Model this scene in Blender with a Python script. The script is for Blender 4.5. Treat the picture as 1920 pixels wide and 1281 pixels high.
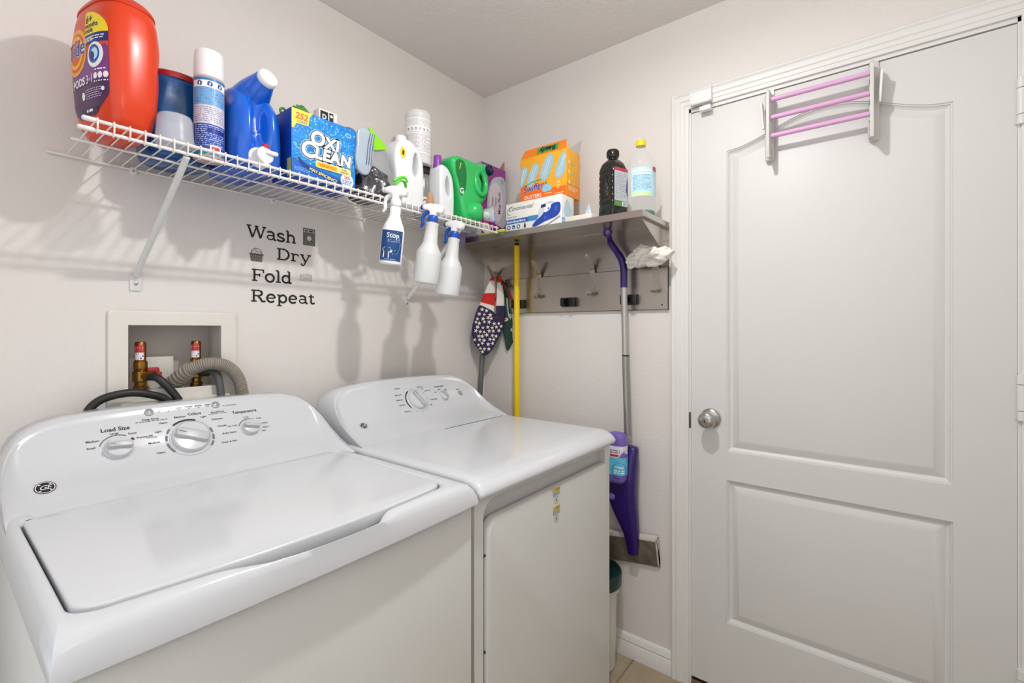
import bpy, bmesh, math, random
import numpy as np
from mathutils import Vector, Matrix
from mathutils.geometry import tessellate_polygon
R = math.radians
PI = math.pi
random.seed(7)
for o in list(bpy.data.objects): bpy.data.objects.remove(o)
S = bpy.context.scene
C = S.collection

# ------------------------------------------------------------ camera
cam = bpy.data.cameras.new('camera'); co = bpy.data.objects.new('camera', cam); C.objects.link(co)
cam.sensor_width = 36; cam.lens = 875/1920*36; cam.shift_y = -23/1920; cam.clip_start = .01
co.location = (-1.717, -1.513, 1.273); co.rotation_euler = (R(90), 0, R(38-90))
S.camera = co
# ------------------------------------------------------------ world, lights, exposure
w = bpy.data.worlds.new('world'); S.world = w; w.use_nodes = True
w.node_tree.nodes['Background'].inputs[0].default_value = (.9, .92, 1, 1)
w.node_tree.nodes['Background'].inputs[1].default_value = .3
def light(name, kind, loc, power, color, rot=(0,0,0), size=.1, size_y=None):
    l = bpy.data.lights.new(name, kind); l.energy = power; l.color = color
    if kind == 'AREA':
        l.size = size
        if size_y: l.shape = 'RECTANGLE'; l.size_y = size_y
    else: l.shadow_soft_size = size
    o = bpy.data.objects.new(name, l); o.location = loc; o.rotation_euler = rot; C.objects.link(o); return o
light('ceiling_bulb', 'POINT', (-.94, -1.085, 2.315), 7.5, (1, .985, .962), size=.03)
light('ceiling_downlight', 'AREA', (-.94, -1.085, 2.31), 9.8, (1, .99, .975), size=.055).data.shape = 'DISK'
light('doorway_fill', 'AREA', (-2.26, -1.1, 1.25), 8.5, (.95, .98, 1), rot=(0, R(-90), 0), size=1.9, size_y=1.3)  # added soft fill, set in the unseen doorway behind the camera
light('upward_fill', 'AREA', (-1.85, -1.75, 1.62), 9.0, (.97, .985, 1), rot=(R(180), 0, 0), size=.35, size_y=.35)  # added out-of-view fill, aimed up to brighten the ceiling
S.view_settings.view_transform = 'Standard'; S.view_settings.look = 'None'
S.view_settings.gamma = 1; S.view_settings.use_curve_mapping = False
S.view_settings.exposure = -0.01
S.cycles.max_bounces = 10; S.cycles.diffuse_bounces = 5; S.cycles.transparent_max_bounces = 16

# ------------------------------------------------------------ materials
def lin(c):
    if isinstance(c, str): c = [int(c[i:i+2], 16) for i in (0, 2, 4)]
    return tuple(((v/255)/12.92 if v/255 <= .04045 else ((v/255+.055)/1.055)**2.4) for v in c) + (1,)
MC = {}
def mat(name, col='ffffff', rough=.5, metal=0, trans=0, coat=0, alpha=1, ior=1.45, bump=None, emis=0, sss=0, noise=None, bands=None):
    """bump=(scale,strength,dist) noise=(scale, colour2, amount, stretch) """
    if name in MC: return MC[name]
    m = bpy.data.materials.new(name); m.use_nodes = True; nt = m.node_tree; N = nt.nodes; L = nt.links
    b = N['Principled BSDF']; c = lin(col)
    b.inputs['Base Color'].default_value = c; b.inputs['Roughness'].default_value = rough
    b.inputs['Metallic'].default_value = metal; b.inputs['Transmission Weight'].default_value = trans
    b.inputs['Coat Weight'].default_value = coat; b.inputs['Coat Roughness'].default_value = .08
    b.inputs['Alpha'].default_value = alpha; b.inputs['IOR'].default_value = ior
    if sss: b.inputs['Subsurface Weight'].default_value = sss; b.inputs['Subsurface Scale'].default_value = .02
    tc = N.new('ShaderNodeTexCoord')
    def vec(scale, stretch):
        mp = N.new('ShaderNodeMapping'); L.new(tc.outputs['Object'], mp.inputs['Vector'])
        mp.inputs['Scale'].default_value = [scale*s for s in (stretch or (1, 1, 1))]; return mp.outputs[0]
    nn = noise or (9, None, .04, None)
    n1 = N.new('ShaderNodeTexNoise'); n1.inputs['Scale'].default_value = 1; n1.inputs['Detail'].default_value = 4
    L.new(vec(nn[0], nn[3]), n1.inputs['Vector'])
    mx = N.new('ShaderNodeMix'); mx.data_type = 'RGBA'
    rp = N.new('ShaderNodeMapRange'); rp.inputs[1].default_value = .35; rp.inputs[2].default_value = .65; rp.inputs[4].default_value = nn[2]*(1 if nn[1] else 2.0)
    L.new(n1.outputs['Fac'], rp.inputs[0]); L.new(rp.outputs[0], mx.inputs['Factor'])
    mx.inputs['A'].default_value = c
    mx.inputs['B'].default_value = lin(nn[1]) if nn[1] else tuple(v*.86 for v in c[:3])+(1,)
    L.new(mx.outputs['Result'], b.inputs['Base Color'])
    if bump:
        n2 = N.new('ShaderNodeTexNoise'); n2.inputs['Scale'].default_value = 1; n2.inputs['Detail'].default_value = 3
        L.new(vec(bump[0], bump[3] if len(bump) > 3 else None), n2.inputs['Vector'])
        bp = N.new('ShaderNodeBump'); bp.inputs['Strength'].default_value = bump[1]; bp.inputs['Distance'].default_value = bump[2]
        L.new(n2.outputs['Fac'], bp.inputs['Height']); L.new(bp.outputs[0], b.inputs['Normal'])
    if emis: b.inputs['Emission Color'].default_value = c; b.inputs['Emission Strength'].default_value = emis
    MC[name] = m; return m
WALL = mat('wall_paint', 'dfdad6', .62, bump=(115, .28, .003), noise=(1.4, 'd9d4cf', .6, None))
CEIL = mat('ceiling_paint', 'e2ddda', .8, bump=(90, .5, .004), noise=(1.2, 'dcd7d3', .5, None))
TRIM = mat('trim_gloss', 'e0dfdc', .38, noise=(5, 'dbd9d5', .35, (1, 1, .2)))
DOOR = mat('door_paint', 'd6d6d4', .42, bump=(60, .15, .0015, (3, 3, .25)), noise=(2, 'd2d2cf', .5, None))
WHITE = mat('white_enamel', 'ced1d5', .16, coat=.3, noise=(3, 'ced1d5', .5, None))
WHITEF = mat('white_cabinet', 'd6d7d4', .3, coat=.15, noise=(3, 'd0d1cd', .5, None))
DARKGAP = mat('dark_gap', '38332c', .8)
STEEL = mat('brushed_steel', 'c2bbb3', .28, metal=1, bump=(8, .05, .001, (12, 1, 30)), noise=(3, 'a9a199', .6, (1, 1, .25)))
STEELD = mat('steel_edge', 'a59c92', .3, metal=1)
CHROME = mat('satin_nickel', 'b9b6b1', .24, metal=1)
BTN = mat('button_silver', 'a9acb0', .35, metal=.4)
WIREW = mat('white_vinyl_wire', 'e6e2de', .35)
PLW = mat('white_plastic', 'ebebeb', .32)
PLG = mat('grey_plastic', 'cfcdc8', .4)
KNOBG = mat('knob_grey', 'b9bbbf', .3)
BLK = mat('black_rubber', '1d1c1b', .5)
BLKG = mat('black_gloss', '0f1011', .22)
INK = mat('black_ink', '17191b', .5)
INKG = mat('grey_ink', '6d7074', .6)
WINK = mat('white_ink', 'f2f2f4', .45)
def ink(hexc, rough=.4): return mat('ink_'+hexc, hexc, rough)

# ------------------------------------------------------------ mesh builder
def cat(pts, n=6, closed=False):
    p = [Vector(q) for q in pts]; out = []; m = len(p)
    rng = range(m) if closed else range(m-1)
    for i in rng:
        a = p[(i-1) % m] if closed or i > 0 else p[0]*2-p[1]
        b = p[i]; c = p[(i+1) % m]
        d = p[(i+2) % m] if closed or i+2 < m else p[-1]*2-p[-2]
        for k in range(n):
            t = k/n
            out.append(.5*((2*b)+(c-a)*t+(2*a-5*b+4*c-d)*t*t+(3*b-a-3*c+d)*t**3))
    if not closed: out.append(p[-1])
    return out
def rrect(x0, y0, x1, y1, r, n=6):
    o = []
    for cx, cy, a in ((x1-r, y1-r, 0), (x0+r, y1-r, 90), (x0+r, y0+r, 180), (x1-r, y0+r, 270)):
        for k in range(n+1): t = R(a+90*k/n); o.append((cx+r*math.cos(t), cy+r*math.sin(t)))
    return o
def ell(cx, cy, rx, ry, n=32, a0=0, a1=360):
    m = n if a1-a0 >= 360 else n+1
    return [(cx+rx*math.cos(R(a0+(a1-a0)*k/n)), cy+ry*math.sin(R(a0+(a1-a0)*k/n))) for k in range(m)]
_TC = {}
def text2d(s, size, align='CENTER', offset=0., shear=0., sx=1., spacing=1.):
    key = (s, align, offset, shear, spacing)
    if key not in _TC:
        c = bpy.data.curves.new('t', 'FONT'); c.body = s; c.size = 1; c.offset = offset; c.shear = shear
        c.align_x = align; c.resolution_u = 3; c.space_character = spacing
        o = bpy.data.objects.new('t', c); m = bpy.data.meshes.new_from_object(o)
        _TC[key] = ([(v.co.x, v.co.y) for v in m.vertices], [tuple(p.vertices) for p in m.polygons])
        bpy.data.objects.remove(o); bpy.data.curves.remove(c); bpy.data.meshes.remove(m)
    v, f = _TC[key]
    return [(x*size*sx, y*size) for x, y in v], f
class MB:
    def __init__(s): s.v = []; s.f = []; s.m = []; s.mats = []; s.X = None
    def mi(s, m):
        if m not in s.mats: s.mats.append(m)
        return s.mats.index(m)
    def add(s, vs, fs, m):
        b = len(s.v)
        for p in vs:
            p = Vector(p)
            if s.X is not None: p = s.X @ p
            s.v.append(tuple(p))
        k = s.mi(m)
        for f in fs: s.f.append(tuple(b+i for i in f)); s.m.append(k)
        return s
    def grid(s, rows, m, cu=False, cv=False, caps=False):
        nr = len(rows); nc = len(rows[0]); vs = [p for r in rows for p in r]; fs = []
        for i in range(nr if cv else nr-1):
            for j in range(nc if cu else nc-1):
                a = i*nc+j; b = i*nc+(j+1) % nc; c = ((i+1) % nr)*nc+(j+1) % nc; d = ((i+1) % nr)*nc+j
                fs.append((a, b, c, d))
        if caps: fs.append(tuple(range(nc))[::-1]); fs.append(tuple((nr-1)*nc+j for j in range(nc)))
        return s.add(vs, fs, m)
    def box(s, x0, y0, z0, x1, y1, z1, m, bev=0., seg=2):
        bm = bmesh.new(); bmesh.ops.create_cube(bm, size=1)
        for v in bm.verts: v.co = Vector((x0+(v.co.x+.5)*(x1-x0), y0+(v.co.y+.5)*(y1-y0), z0+(v.co.z+.5)*(z1-z0)))
        if bev: bmesh.ops.bevel(bm, geom=bm.edges[:], offset=bev, segments=seg, profile=.5, affect='EDGES')
        bm.verts.index_update()
        s.add([v.co.copy() for v in bm.verts], [tuple(v.index for v in f.verts) for f in bm.faces], m); bm.free(); return s
    def tube(s, path, r, m, n=10, closed=False, caps=True, flat=None):
        p = [Vector(q) for q in path]; N = len(p); rr = r if isinstance(r, (list, tuple)) else [r]*N
        rows = []; up = None
        for i in range(N):
            if closed: t = p[(i+1) % N]-p[i-1]
            else: t = p[min(i+1, N-1)]-p[max(i-1, 0)]
            t.normalize()
            if up is None:
                up = Vector((0, 0, 1)) if abs(t.z) < .9 else Vector((0, 1, 0))
            up = (up-t*up.dot(t)).normalized(); sd = t.cross(up)
            fl = flat or 1
            rows.append([p[i]+(up*math.cos(2*PI*k/n)+sd*math.sin(2*PI*k/n)*fl)*rr[i] for k in range(n)])
        return s.grid(rows, m, cu=True, cv=closed, caps=caps and not closed)
    def cyl(s, a, b, r, m, n=20, r2=None): return s.tube([a, b], [r, r if r2 is None else r2], m, n)
    def lathe(s, prof, m, n=32, axis=None, org=(0, 0, 0)):
        """prof [(r,z)]; axis direction"""
        q = Vector(axis or (0, 0, 1)).to_track_quat('Z', 'Y'); o = Vector(org)
        rows = [[o+q @ Vector((r*math.cos(2*PI*k/n), r*math.sin(2*PI*k/n), z)) for k in range(n)] for r, z in prof]
        return s.grid(rows, m, cu=True, caps=True)
    def poly(s, outer, m, mp, holes=(), o=0.):
        loops = [[Vector((x, y, 0)) for x, y in outer]]+[[Vector((x, y, 0)) for x, y in h] for h in holes]
        tris = tessellate_polygon(loops); flat = [q for l in loops for q in l]
        fs = []
        for t in tris:
            a, b, c = (flat[i] for i in t)
            fs.append(tuple(t) if (b-a).cross(c-a).z > 0 else tuple(t)[::-1])
        return s.add([mp(q.x, q.y, o) for q in flat], fs, m)
    def fan(s, outer, m, mp, o=0., rings=5):
        cx = sum(p[0] for p in outer)/len(outer); cy = sum(p[1] for p in outer)/len(outer)
        rows = [[mp(cx+(x-cx)*k/rings, cy+(y-cy)*k/rings, o) for x, y in outer] for k in [.001]+list(range(1, rings+1))]
        return s.grid(rows, m, cu=True)
    def rect(s, x0, y0, x1, y1, m, mp, o=0., nu=1, nv=1):
        rows = [[mp(x0+(x1-x0)*i/nu, y0+(y1-y0)*j/nv, o) for i in range(nu+1)] for j in range(nv+1)]
        return s.grid(rows, m)
    def text(s, t, x, y, size, m, mp, o=.0006, align='CENTER', off=0., shear=0., sx=1., rot=0., spacing=1.):
        v, f = text2d(t, size, align, off, shear, sx, spacing); ca, sa = math.cos(R(rot)), math.sin(R(rot))
        return s.add([mp(x+a*ca-b*sa, y+a*sa+b*ca, o) for a, b in v], f, m)
    def prism(s, outer, z0, z1, m, mp=None, holes=(), bev=0., nb=3, hb=.006, ring=0):
        """pillow: 2D outline extruded z0..z1 with rounded edges; mp maps (x,y,z)"""
        mp = mp or (lambda a, b, c: Vector((a, b, c)))
        def inset(l, d, sg):
            n = len(l); o = []
            for i in range(n):
                a = Vector(l[i-1]); b = Vector(l[i]); c = Vector(l[(i+1) % n])
                e1 = (b-a); e2 = (c-b)
                if e1.length < 1e-9 or e2.length < 1e-9: o.append(tuple(b)); continue
                e1.normalize(); e2.normalize(); nn = Vector((-(e1.y+e2.y), e1.x+e2.x))
                if nn.length < 1e-6: nn = Vector((-e1.y, e1.x))
                nn.normalize(); k = 1/max(.5, nn.dot(Vector((-e1.y, e1.x)))); q = b+nn*d*k*sg; o.append((q.x, q.y))
            return o
        def area(l): return sum(l[i-1][0]*l[i][1]-l[i][0]*l[i-1][1] for i in range(len(l)))
        outer = list(outer) if area(outer) > 0 else list(outer)[::-1]
        holes = [list(h) if area(h) > 0 else list(h)[::-1] for h in holes]
        lay = []
        if bev:
            for k in range(nb+1): t = PI/2*k/nb; lay.append((bev*(1-math.sin(t)), z0+bev*(1-math.cos(t))))
            for k in range(nb, -1, -1): t = PI/2*k/nb; lay.append((bev*(1-math.sin(t)), z1-bev*(1-math.cos(t))))
        else: lay = [(0, z0), (0, z1)]
        s.grid([[mp(x, y, z) for x, y in inset(outer, d, 1)] for d, z in lay], m, cu=True)
        hk = min(1, hb/bev) if bev else 1
        for h in holes: s.grid([[mp(x, y, z) for x, y in inset(h, d*hk, -1)][::-1] for d, z in lay], m, cu=True)
        d = lay[0][0]; oi = inset(outer, d, 1); hi = [inset(h, d*hk, -1) for h in holes]
        b0 = len(s.f)
        if ring: s.fan(oi, m, lambda x, y, o: mp(x, y, z1), 0, ring)
        else: s.poly(oi, m, lambda x, y, o: mp(x, y, z1), hi)
        b1 = len(s.f); s.poly(oi, m, lambda x, y, o: mp(x, y, z0), hi)
        for i in range(b1, len(s.f)): s.f[i] = s.f[i][::-1]
        return s
    def build(s, name, parent=None, label=None, smooth=35, loc=None):
        me = bpy.data.meshes.new(name); me.from_pydata(s.v, [], s.f)
        for m in s.mats: me.materials.append(m)
        me.polygons.foreach_set('material_index', s.m)
        me.polygons.foreach_set('use_smooth', [True]*len(s.f)); me.update()
        bm = bmesh.new(); bm.from_mesh(me); bmesh.ops.remove_doubles(bm, verts=bm.verts, dist=1e-6)
        bm.to_mesh(me); bm.free()
        me.set_sharp_from_angle(angle=R(smooth))
        o = bpy.data.objects.new(name, me); C.objects.link(o)
        if parent: o.parent = parent
        if label: o['label'] = label
        if loc is not None: o.location = loc
        return o
def tag(o, label, cat_, group=None):
    o['label'] = label; o['category'] = cat_
    if group: o['group'] = group
    return o
def thing(name, label, cat_, loc=(0, 0, 0), rz=0, group=None, rot=None):
    o = bpy.data.objects.new(name, None); C.objects.link(o); o.empty_display_size = .05
    o.location = loc; o.rotation_euler = rot or (0, 0, R(rz)); return tag(o, label, cat_, group)
def struct(name, mb, parent=None, **k):
    o = mb.build(name, parent, **k); o['kind'] = 'structure'; return o
class Surf:
    """superellipse loft, secs = [(z, rx, ry, cx, cy, e)]"""
    def __init__(s, secs, smooth=0):
        q = [tuple(a)+(0, 0, 2)[len(a)-3:] if len(a) < 6 else tuple(a) for a in secs]
        if smooth:
            out = []
            for i in range(len(q)-1):
                a = q[max(i-1, 0)]; b = q[i]; c = q[i+1]; d = q[min(i+2, len(q)-1)]
                for k in range(smooth):
                    t = k/smooth
                    r = [.5*((2*b[j])+(c[j]-a[j])*t+(2*a[j]-5*b[j]+4*c[j]-d[j])*t*t+(3*b[j]-a[j]-3*c[j]+d[j])*t**3) for j in range(6)]
                    r[0] = b[0]+(c[0]-b[0])*t; out.append(tuple(r))
            out.append(q[-1]); q = out
        s.q = q
    def at(s, z):
        zs = [a[0] for a in s.q]; return [float(np.interp(z, zs, [a[j] for a in s.q])) for j in range(6)]
    @staticmethod
    def se(a, rx, ry, e):
        c, n = math.cos(a), math.sin(a)
        return math.copysign(abs(c)**(2/e), c)*rx, math.copysign(abs(n)**(2/e), n)*ry
    def pt(s, a, z, off=0.):
        _, rx, ry, cx, cy, e = s.at(z); x, y = s.se(a, rx, ry, e)
        x2, y2 = s.se(a+.01, rx, ry, e); x1, y1 = s.se(a-.01, rx, ry, e)
        t = Vector((x2-x1, y2-y1)); n = Vector((t.y, -t.x)); n.normalize()
        return Vector((cx+x+n.x*off, cy+y+n.y*off, z))
    def mesh(s, mb, m, n=48, dent=None):
        rows = []
        for sec in s.q:
            z, rx, ry, cx, cy, e = sec
            r = []
            for k in range(n):
                x, y = s.se(2*PI*k/n, rx, ry, e); p = Vector((cx+x, cy+y, z))
                if dent: p = dent(p)
                r.append(p)
            rows.append(r)
        return mb.grid(rows, m, cu=True, caps=True)
    def mp(s, a0, zref, z0=0.):
        """map (u metres along the girth from angle a0, v height, off)"""
        _, rx, ry, cx, cy, e = s.at(zref); N = 360
        al = [a0+(k-N/2)*2*PI/N for k in range(N+1)]; ps = [s.se(a, rx, ry, e) for a in al]
        L = [0]
        for i in range(1, N+1): L.append(L[-1]+math.hypot(ps[i][0]-ps[i-1][0], ps[i][1]-ps[i-1][1]))
        mid = L[N//2]; L = [l-mid for l in L]
        return lambda u, v, o=0.: s.pt(float(np.interp(u, L, al)), z0+v, o)
def plane(org, U, V, N_):
    org, U, V, N_ = map(Vector, (org, U, V, N_)); return lambda u, v, o=0.: org+U*u+V*v+N_*o
def fineprint(mb, mp, x0, y0, x1, y1, rows, m, o=.0007, fill=.5, seed=1, gap=.25):
    """bars standing for print too small to read"""
    rg = random.Random(seed); h = (y1-y0)/rows
    for r in range(rows):
        x = x0; y = y1-(r+1)*h+h*.25
        end = x0+(x1-x0)*(rg.uniform(.6, 1) if r % 3 == 2 else 1)
        while x < end:
            l = rg.uniform(.8, 3)*h; mb.rect(x, y, min(x+l, end), y+h*fill, m, mp, o); x += l+h*gap*2

# ============================================================ THE ROOM
XL, YF, ZC = -2.32, -2.0, 2.405
# back wall with the opening for the recessed laundry box
b = MB(); mpA = plane((0, 0, 0), (1, 0, 0), (0, 0, 1), (0, -1, 0))
BX0, BX1, BZ0, BZ1 = -1.383, -1.165, 1.07, 1.284
b.poly([(XL, 0), (0, 0), (0, ZC), (XL, ZC)], WALL, mpA, holes=[[(BX0, BZ0), (BX1, BZ0), (BX1, BZ1), (BX0, BZ1)]])
b.poly([(XL, 0), (0, 0), (0, ZC), (XL, ZC)], WALL, mpA, holes=[[(BX0, BZ0), (BX1, BZ0), (BX1, BZ1), (BX0, BZ1)]], o=-.12)
struct('wall_back', b)
DY0, DY1, DZ = -.982, -1.800, 2.062
b = MB(); mpB = plane((0, 0, 0), (0, -1, 0), (0, 0, 1), (-1, 0, 0))
for o_ in (0, -.12):
    b.poly([(0, 0), (-DY0, 0), (-DY0, DZ), (-DY1, DZ), (-DY1, 0), (-YF, 0), (-YF, ZC), (0, ZC)], WALL, mpB, o=o_)
struct('wall_right', b)
# left wall with an open doorway (behind the camera), front wall
b = MB(); b.box(XL-.1, YF, 0, XL, -1.85, ZC, WALL); b.box(XL-.1, -.35, 0, XL, 0, ZC, WALL); b.box(XL-.1, -1.85, 2.25, XL, -.35, ZC, WALL); struct('wall_left', b)
b = MB(); b.box(XL-.1, YF-.1, 0, .1, YF, ZC, WALL); struct('wall_front', b)
b = MB(); b.box(XL-.1, YF-.1, ZC, .12, .12, ZC+.08, CEIL); struct('ceiling', b)
GROUT = mat('grout', '8d7f6e', .85); TILE = mat('stone_tile', 'b3a48e', .35, noise=(7, '9c8b73', .8, None), bump=(30, .1, .002))
b = MB(); b.box(XL-.1, YF-.1, -.06, .12, .12, -.004, GROUT); fl = struct('floor', b)
T = .44; tm = None
for i in range(-6, 1):
    for j in range(-4, 3):
        x0 = -.163+.001+i*T-.1; y0 = -.774+j*T
        xa, xb, ya, yb = max(x0, XL), min(x0+T, 0), max(y0, YF), min(y0+T, 0)
        if xb-xa < .02 or yb-ya < .02: continue
        b = MB(); b.box(xa+.003, ya+.003, -.012, xb-.003, yb-.003, 0, TILE, .0015, 1); b.build('tile', fl)
# baseboards
def baseboard(name, mp, u0, u1):
    prof = [(0, .014), (.052, .014), (.058, .010), (.064, .013), (.070, .010), (.078, .009), (.086, .004), (.088, 0)]
    b = MB(); b.grid([[mp(u, v, o) for u in (u0, u1)] for v, o in prof], TRIM); struct(name, b)
baseboard('baseboard_right', mpB, 0.0, .922)
baseboard('baseboard_back', plane((0, 0, 0), (-1, 0, 0), (0, 0, 1), (0, -1, 0)), 0, 2.3)
baseboard('baseboard_front', mpB, 1.865, 2.0)
# casing around the door
prof = [(0, 0), (0, .009), (.004, .0105), (.012, .0105), (.014, .0125), (.026, .0135), (.030, .0165), (.042, .0175), (.047, .0155), (.052, .019), (.058, .0185), (.062, .013), (.062, 0)]
b = MB(); rows = []
for w_, d in prof: rows.append([mpB(-(DY0)-w_, 0, d), mpB(-DY0-w_, DZ+w_, d), mpB(-DY1+w_, DZ+w_, d), mpB(-DY1+w_, 0, d)])
b.grid(rows[::-1], TRIM); struct('trim_1', b, smooth=25)
# jamb
b = MB()
b.box(-.001, DY0-.006, 0, .12, DY0, DZ, TRIM); b.box(-.001, DY1, 0, .12, DY1+.006, DZ, TRIM); b.box(-.001, DY1, DZ-.012, .12, DY0, DZ, TRIM)
b.box(.04, DY1, 0, .05, DY0, DZ, DARKGAP); b.box(.003, DY1, 0, .12, DY0, .018, STEELD)
struct('trim_2', b)
# ------------------------------------------------------------ door
dr = bpy.data.objects.new('door_1', None); C.objects.link(dr); dr['kind'] = 'structure'; dr.location = (0, 0, 0)
dr['label'] = 'white two-panel door with an arched upper panel and round nickel knob'
a0, a1, dz0, dz1 = .9885, 1.7935, .030, 2.046
mpD = plane((.001, 0, 0), (0, -1, 0), (0, 0, 1), (-1, 0, 0))
def arch(ins):
    y0, y1 = 1.105+ins, 1.677-ins; o = [(y0, .851+ins), (y1, .851+ins)]; n = 28
    for k in range(n+1):
        y = y1+(y0-y1)*k/n; t = abs(y-1.391)/.286
        o.append((y, 1.888-ins+.074*(.5*(1+math.cos(PI*min(1, t**1.05))))))
    return o
def low(ins): return [(1.105+ins, .262+ins), (1.677-ins, .262+ins), (1.677-ins, .757-ins), (1.105+ins, .757-ins)]
b = MB()
b.poly([(a0, dz0), (a1, dz0), (a1, dz1), (a0, dz1)], DOOR, mpD, holes=[arch(0), low(0)])
for f in (arch, low):
    st = [(0, 0), (.002, 0), (.0032, -.0035), (.006, -.004), (.008, -.008), (.0145, -.0125), (.017, -.013), (.040, -.0015), (.043, -.001)]
    b.grid([[mpD(x, y, d) for x, y in f(i)] for i, d in st], DOOR, cu=True)
    b.poly(f(.043), DOOR, mpD, o=-.001)
b.grid([[mpD(x, y, d) for x, y in [(a0, dz0), (a1, dz0), (a1, dz1), (a0, dz1)]] for d in (-.035, 0)], DOOR, cu=True)
b.build('door_slab', dr, smooth=20)
b = MB(); ky, kz = -1.0555, .962
b.lathe([(0, 0), (.033, 0), (.034, .003), (.031, .008), (.022, .011), (.0125, .014), (.012, .026), (.018, .032), (.0265, .042), (.0285, .052), (.027, .062), (.020, .068), (.011, .069), (.0095, .0725), (0, .0735)], CHROME, 36, axis=(-1, 0, 0), org=(.001, ky, kz))
kn = b.build('door_knob', dr, smooth=50)
b = MB(); b.lathe([(0, 0), (.008, 0), (.008, .002), (0, .003)], mat('keyway', '8c857c', .3, metal=1), 20, axis=(-1, 0, 0), org=(-.0715, ky, kz)); b.box(-.0765, ky-.001, kz-.004, -.073, ky+.001, kz+.004, BLK); b.build('lock_cylinder', kn)
b = MB(); b.box(-.002, -.9875, .918, .02, -.981, .975, mat('strike_metal', '55493d', .35, metal=1), .001); b.build('strike_plate', dr)
for z in (1.845, 1.101, .36):
    h = MB()
    for k, (za, zb) in enumerate(((-.057, -.034), (-.032, .032), (.034, .057))): h.cyl((-.009, -1.7995, z+za), (-.009, -1.7995, z+zb), .0085, TRIM, 18)
    h.box(-.003, -1.7995, z-.055, .002, -1.789, z+.055, DOOR, .001, 1)
    h.cyl((-.009, -1.7995, z+.057), (-.009, -1.7995, z+.061), .006, TRIM, 14)
    h.build('hinge', dr)
# ============================================================ WASHER AND DRYER
MZ = .885      # underside of the tops
yk = [(.900, -.334), (.926, -.331), (.930, -.325), (.934, -.310), (.942, -.275), (.955, -.243), (.975, -.214), (1.0, -.192), (1.03, -.170), (1.06, -.147), (1.084, -.128), (1.12, -.10)]
def yface(z): return float(np.interp(z, [a[0] for a in yk], [a[1] for a in yk]))
def face_mp(cx):
    zs = np.linspace(.93, 1.09, 81); ys = [yface(z) for z in zs]; L = [0]
    for i in range(1, 81): L.append(L[-1]+math.hypot(zs[i]-zs[i-1], ys[i]-ys[i-1]))
    def mp(u, v, o=0.):
        z = float(np.interp(v, L, zs)); y = yface(z); dz = .004; t = Vector((0, yface(z+dz)-yface(z-dz), 2*dz)).normalized()
        return Vector((cx+u, y-t.z*o, z+t.y*o))
    mp.v = lambda z: float(np.interp(z, zs, L))
    return mp
def console(cx, hw, ztop=1.090, zb=.926):
    b = MB(); xs = [-1, -.997, -.99, -.98, -.965, -.945, -.92, -.89, -.85, -.8, -.7, -.5, -.25, 0, .25, .5, .7, .8, .85, .89, .92, .945, .965, .98, .99, .997, 1]
    rows = []
    for u in xs:
        H = zb+.004+(ztop-zb-.004-.010*u*u)*(max(0, 1-abs(u)**9))**.42
        sec = []; zt = max(zb+.002, H-.014)
        for k in range(19):
            z = zb+(zt-zb)*k/18; sec.append((yface(z), z))
        y = yface(zt); ye = min(y+.02, -.084)
        rr = H-zt
        for k in range(1, 7): t = PI/2*k/6; sec.append((y+.4*rr*k/6+(ye-y-.4*rr)*(1-math.cos(t)), zt+rr*math.sin(t)))
        sec.append((-.072, H-.001)); sec.append((-.062, H-.008 if H-.008 > zb else zb)); sec.append((-.062, zb))
        sh = .012*(1-(1-abs(u))*3) if abs(u) > .67 else 0
        rows.append([Vector((cx+u*hw, p[0]+max(0, abs(u)-.93)*.35*(-1), p[1])) for p in sec])
    b.grid(rows, WHITE, caps=True); return b
def ge_badge(mb, mp, u, v, r):
    mb.poly(ell(u, v, r, r, 28), INK, mp, o=.0012)
    mb.poly(ell(u, v, r*.93, r*.93, 28), WINK, mp, o=.0014, holes=[ell(u, v, r*.85, r*.85, 28)])
    mb.text('G', u-r*.25, v-r*.34, r*1.0, WINK, mp, .0016, shear=.3)
    mb.text('E', u+r*.30, v-r*.34, r*.95, WINK, mp, .0016, shear=.3)
    for k in range(4):
        a = R(45+90*k); mb.poly(ell(u+r*.70*math.cos(a), v+r*.70*math.sin(a), r*.13, r*.06, 10), WINK, mp, o=.0016)
    mb.grid([[mp(x, y, o) for x, y in ell(u, v, r*1.04, r*1.04, 28)] for o in (0, .0012)], CHROME, cu=True)
    return mb
def dial(parent, mp, u, v, r, ang, h=.02, grip=.62, name='control_knob'):
    o_ = mp(u, v, 0); n = (mp(u, v, .01)-o_).normalized(); U = (mp(u+.01, v)-mp(u-.01, v)).normalized(); V = n.cross(U)
    b = MB(); b.lathe([(0, 0), (r*1.12, 0), (r*1.12, .002), (r*1.03, .0035), (r, h*.45), (r*.93, h*.62), (r*.3, h*.72), (0, h*.73)], WHITE, 40, axis=n, org=o_)
    k = b.build(name, parent, smooth=40)
    ca, sa = math.cos(R(ang)), math.sin(R(ang)); A = U*ca+V*sa; B = n.cross(A)
    g = MB(); g.prism(rrect(-r*.93, -r*grip/2, r*.93, r*grip/2, r*.2), 0, h*.62, KNOBG, mp=lambda x, y, z: o_+n*(h*.5+z)+A*x*(1-.12*z/h)+B*y*(1-.45*z/h), bev=.0015)
    g.rect(-r*.85, -r*.02, -r*.4, r*.02, INK, lambda x, y, o: o_+n*(h*.5+h*.62+.0003)+A*x*.9+B*y); g.build('knob_grip', k, smooth=30)
    return k
def arc_ring(mb, mp, u, v, r0, r1, a0, a1, m, o=.0006):
    n = max(3, int(abs(a1-a0)/8)); mb.grid([[mp(u+r*math.cos(R(a0+(a1-a0)*k/n)), v+r*math.sin(R(a0+(a1-a0)*k/n)), o) for k in range(n+1)] for r in (r1, r0)], m)
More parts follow.
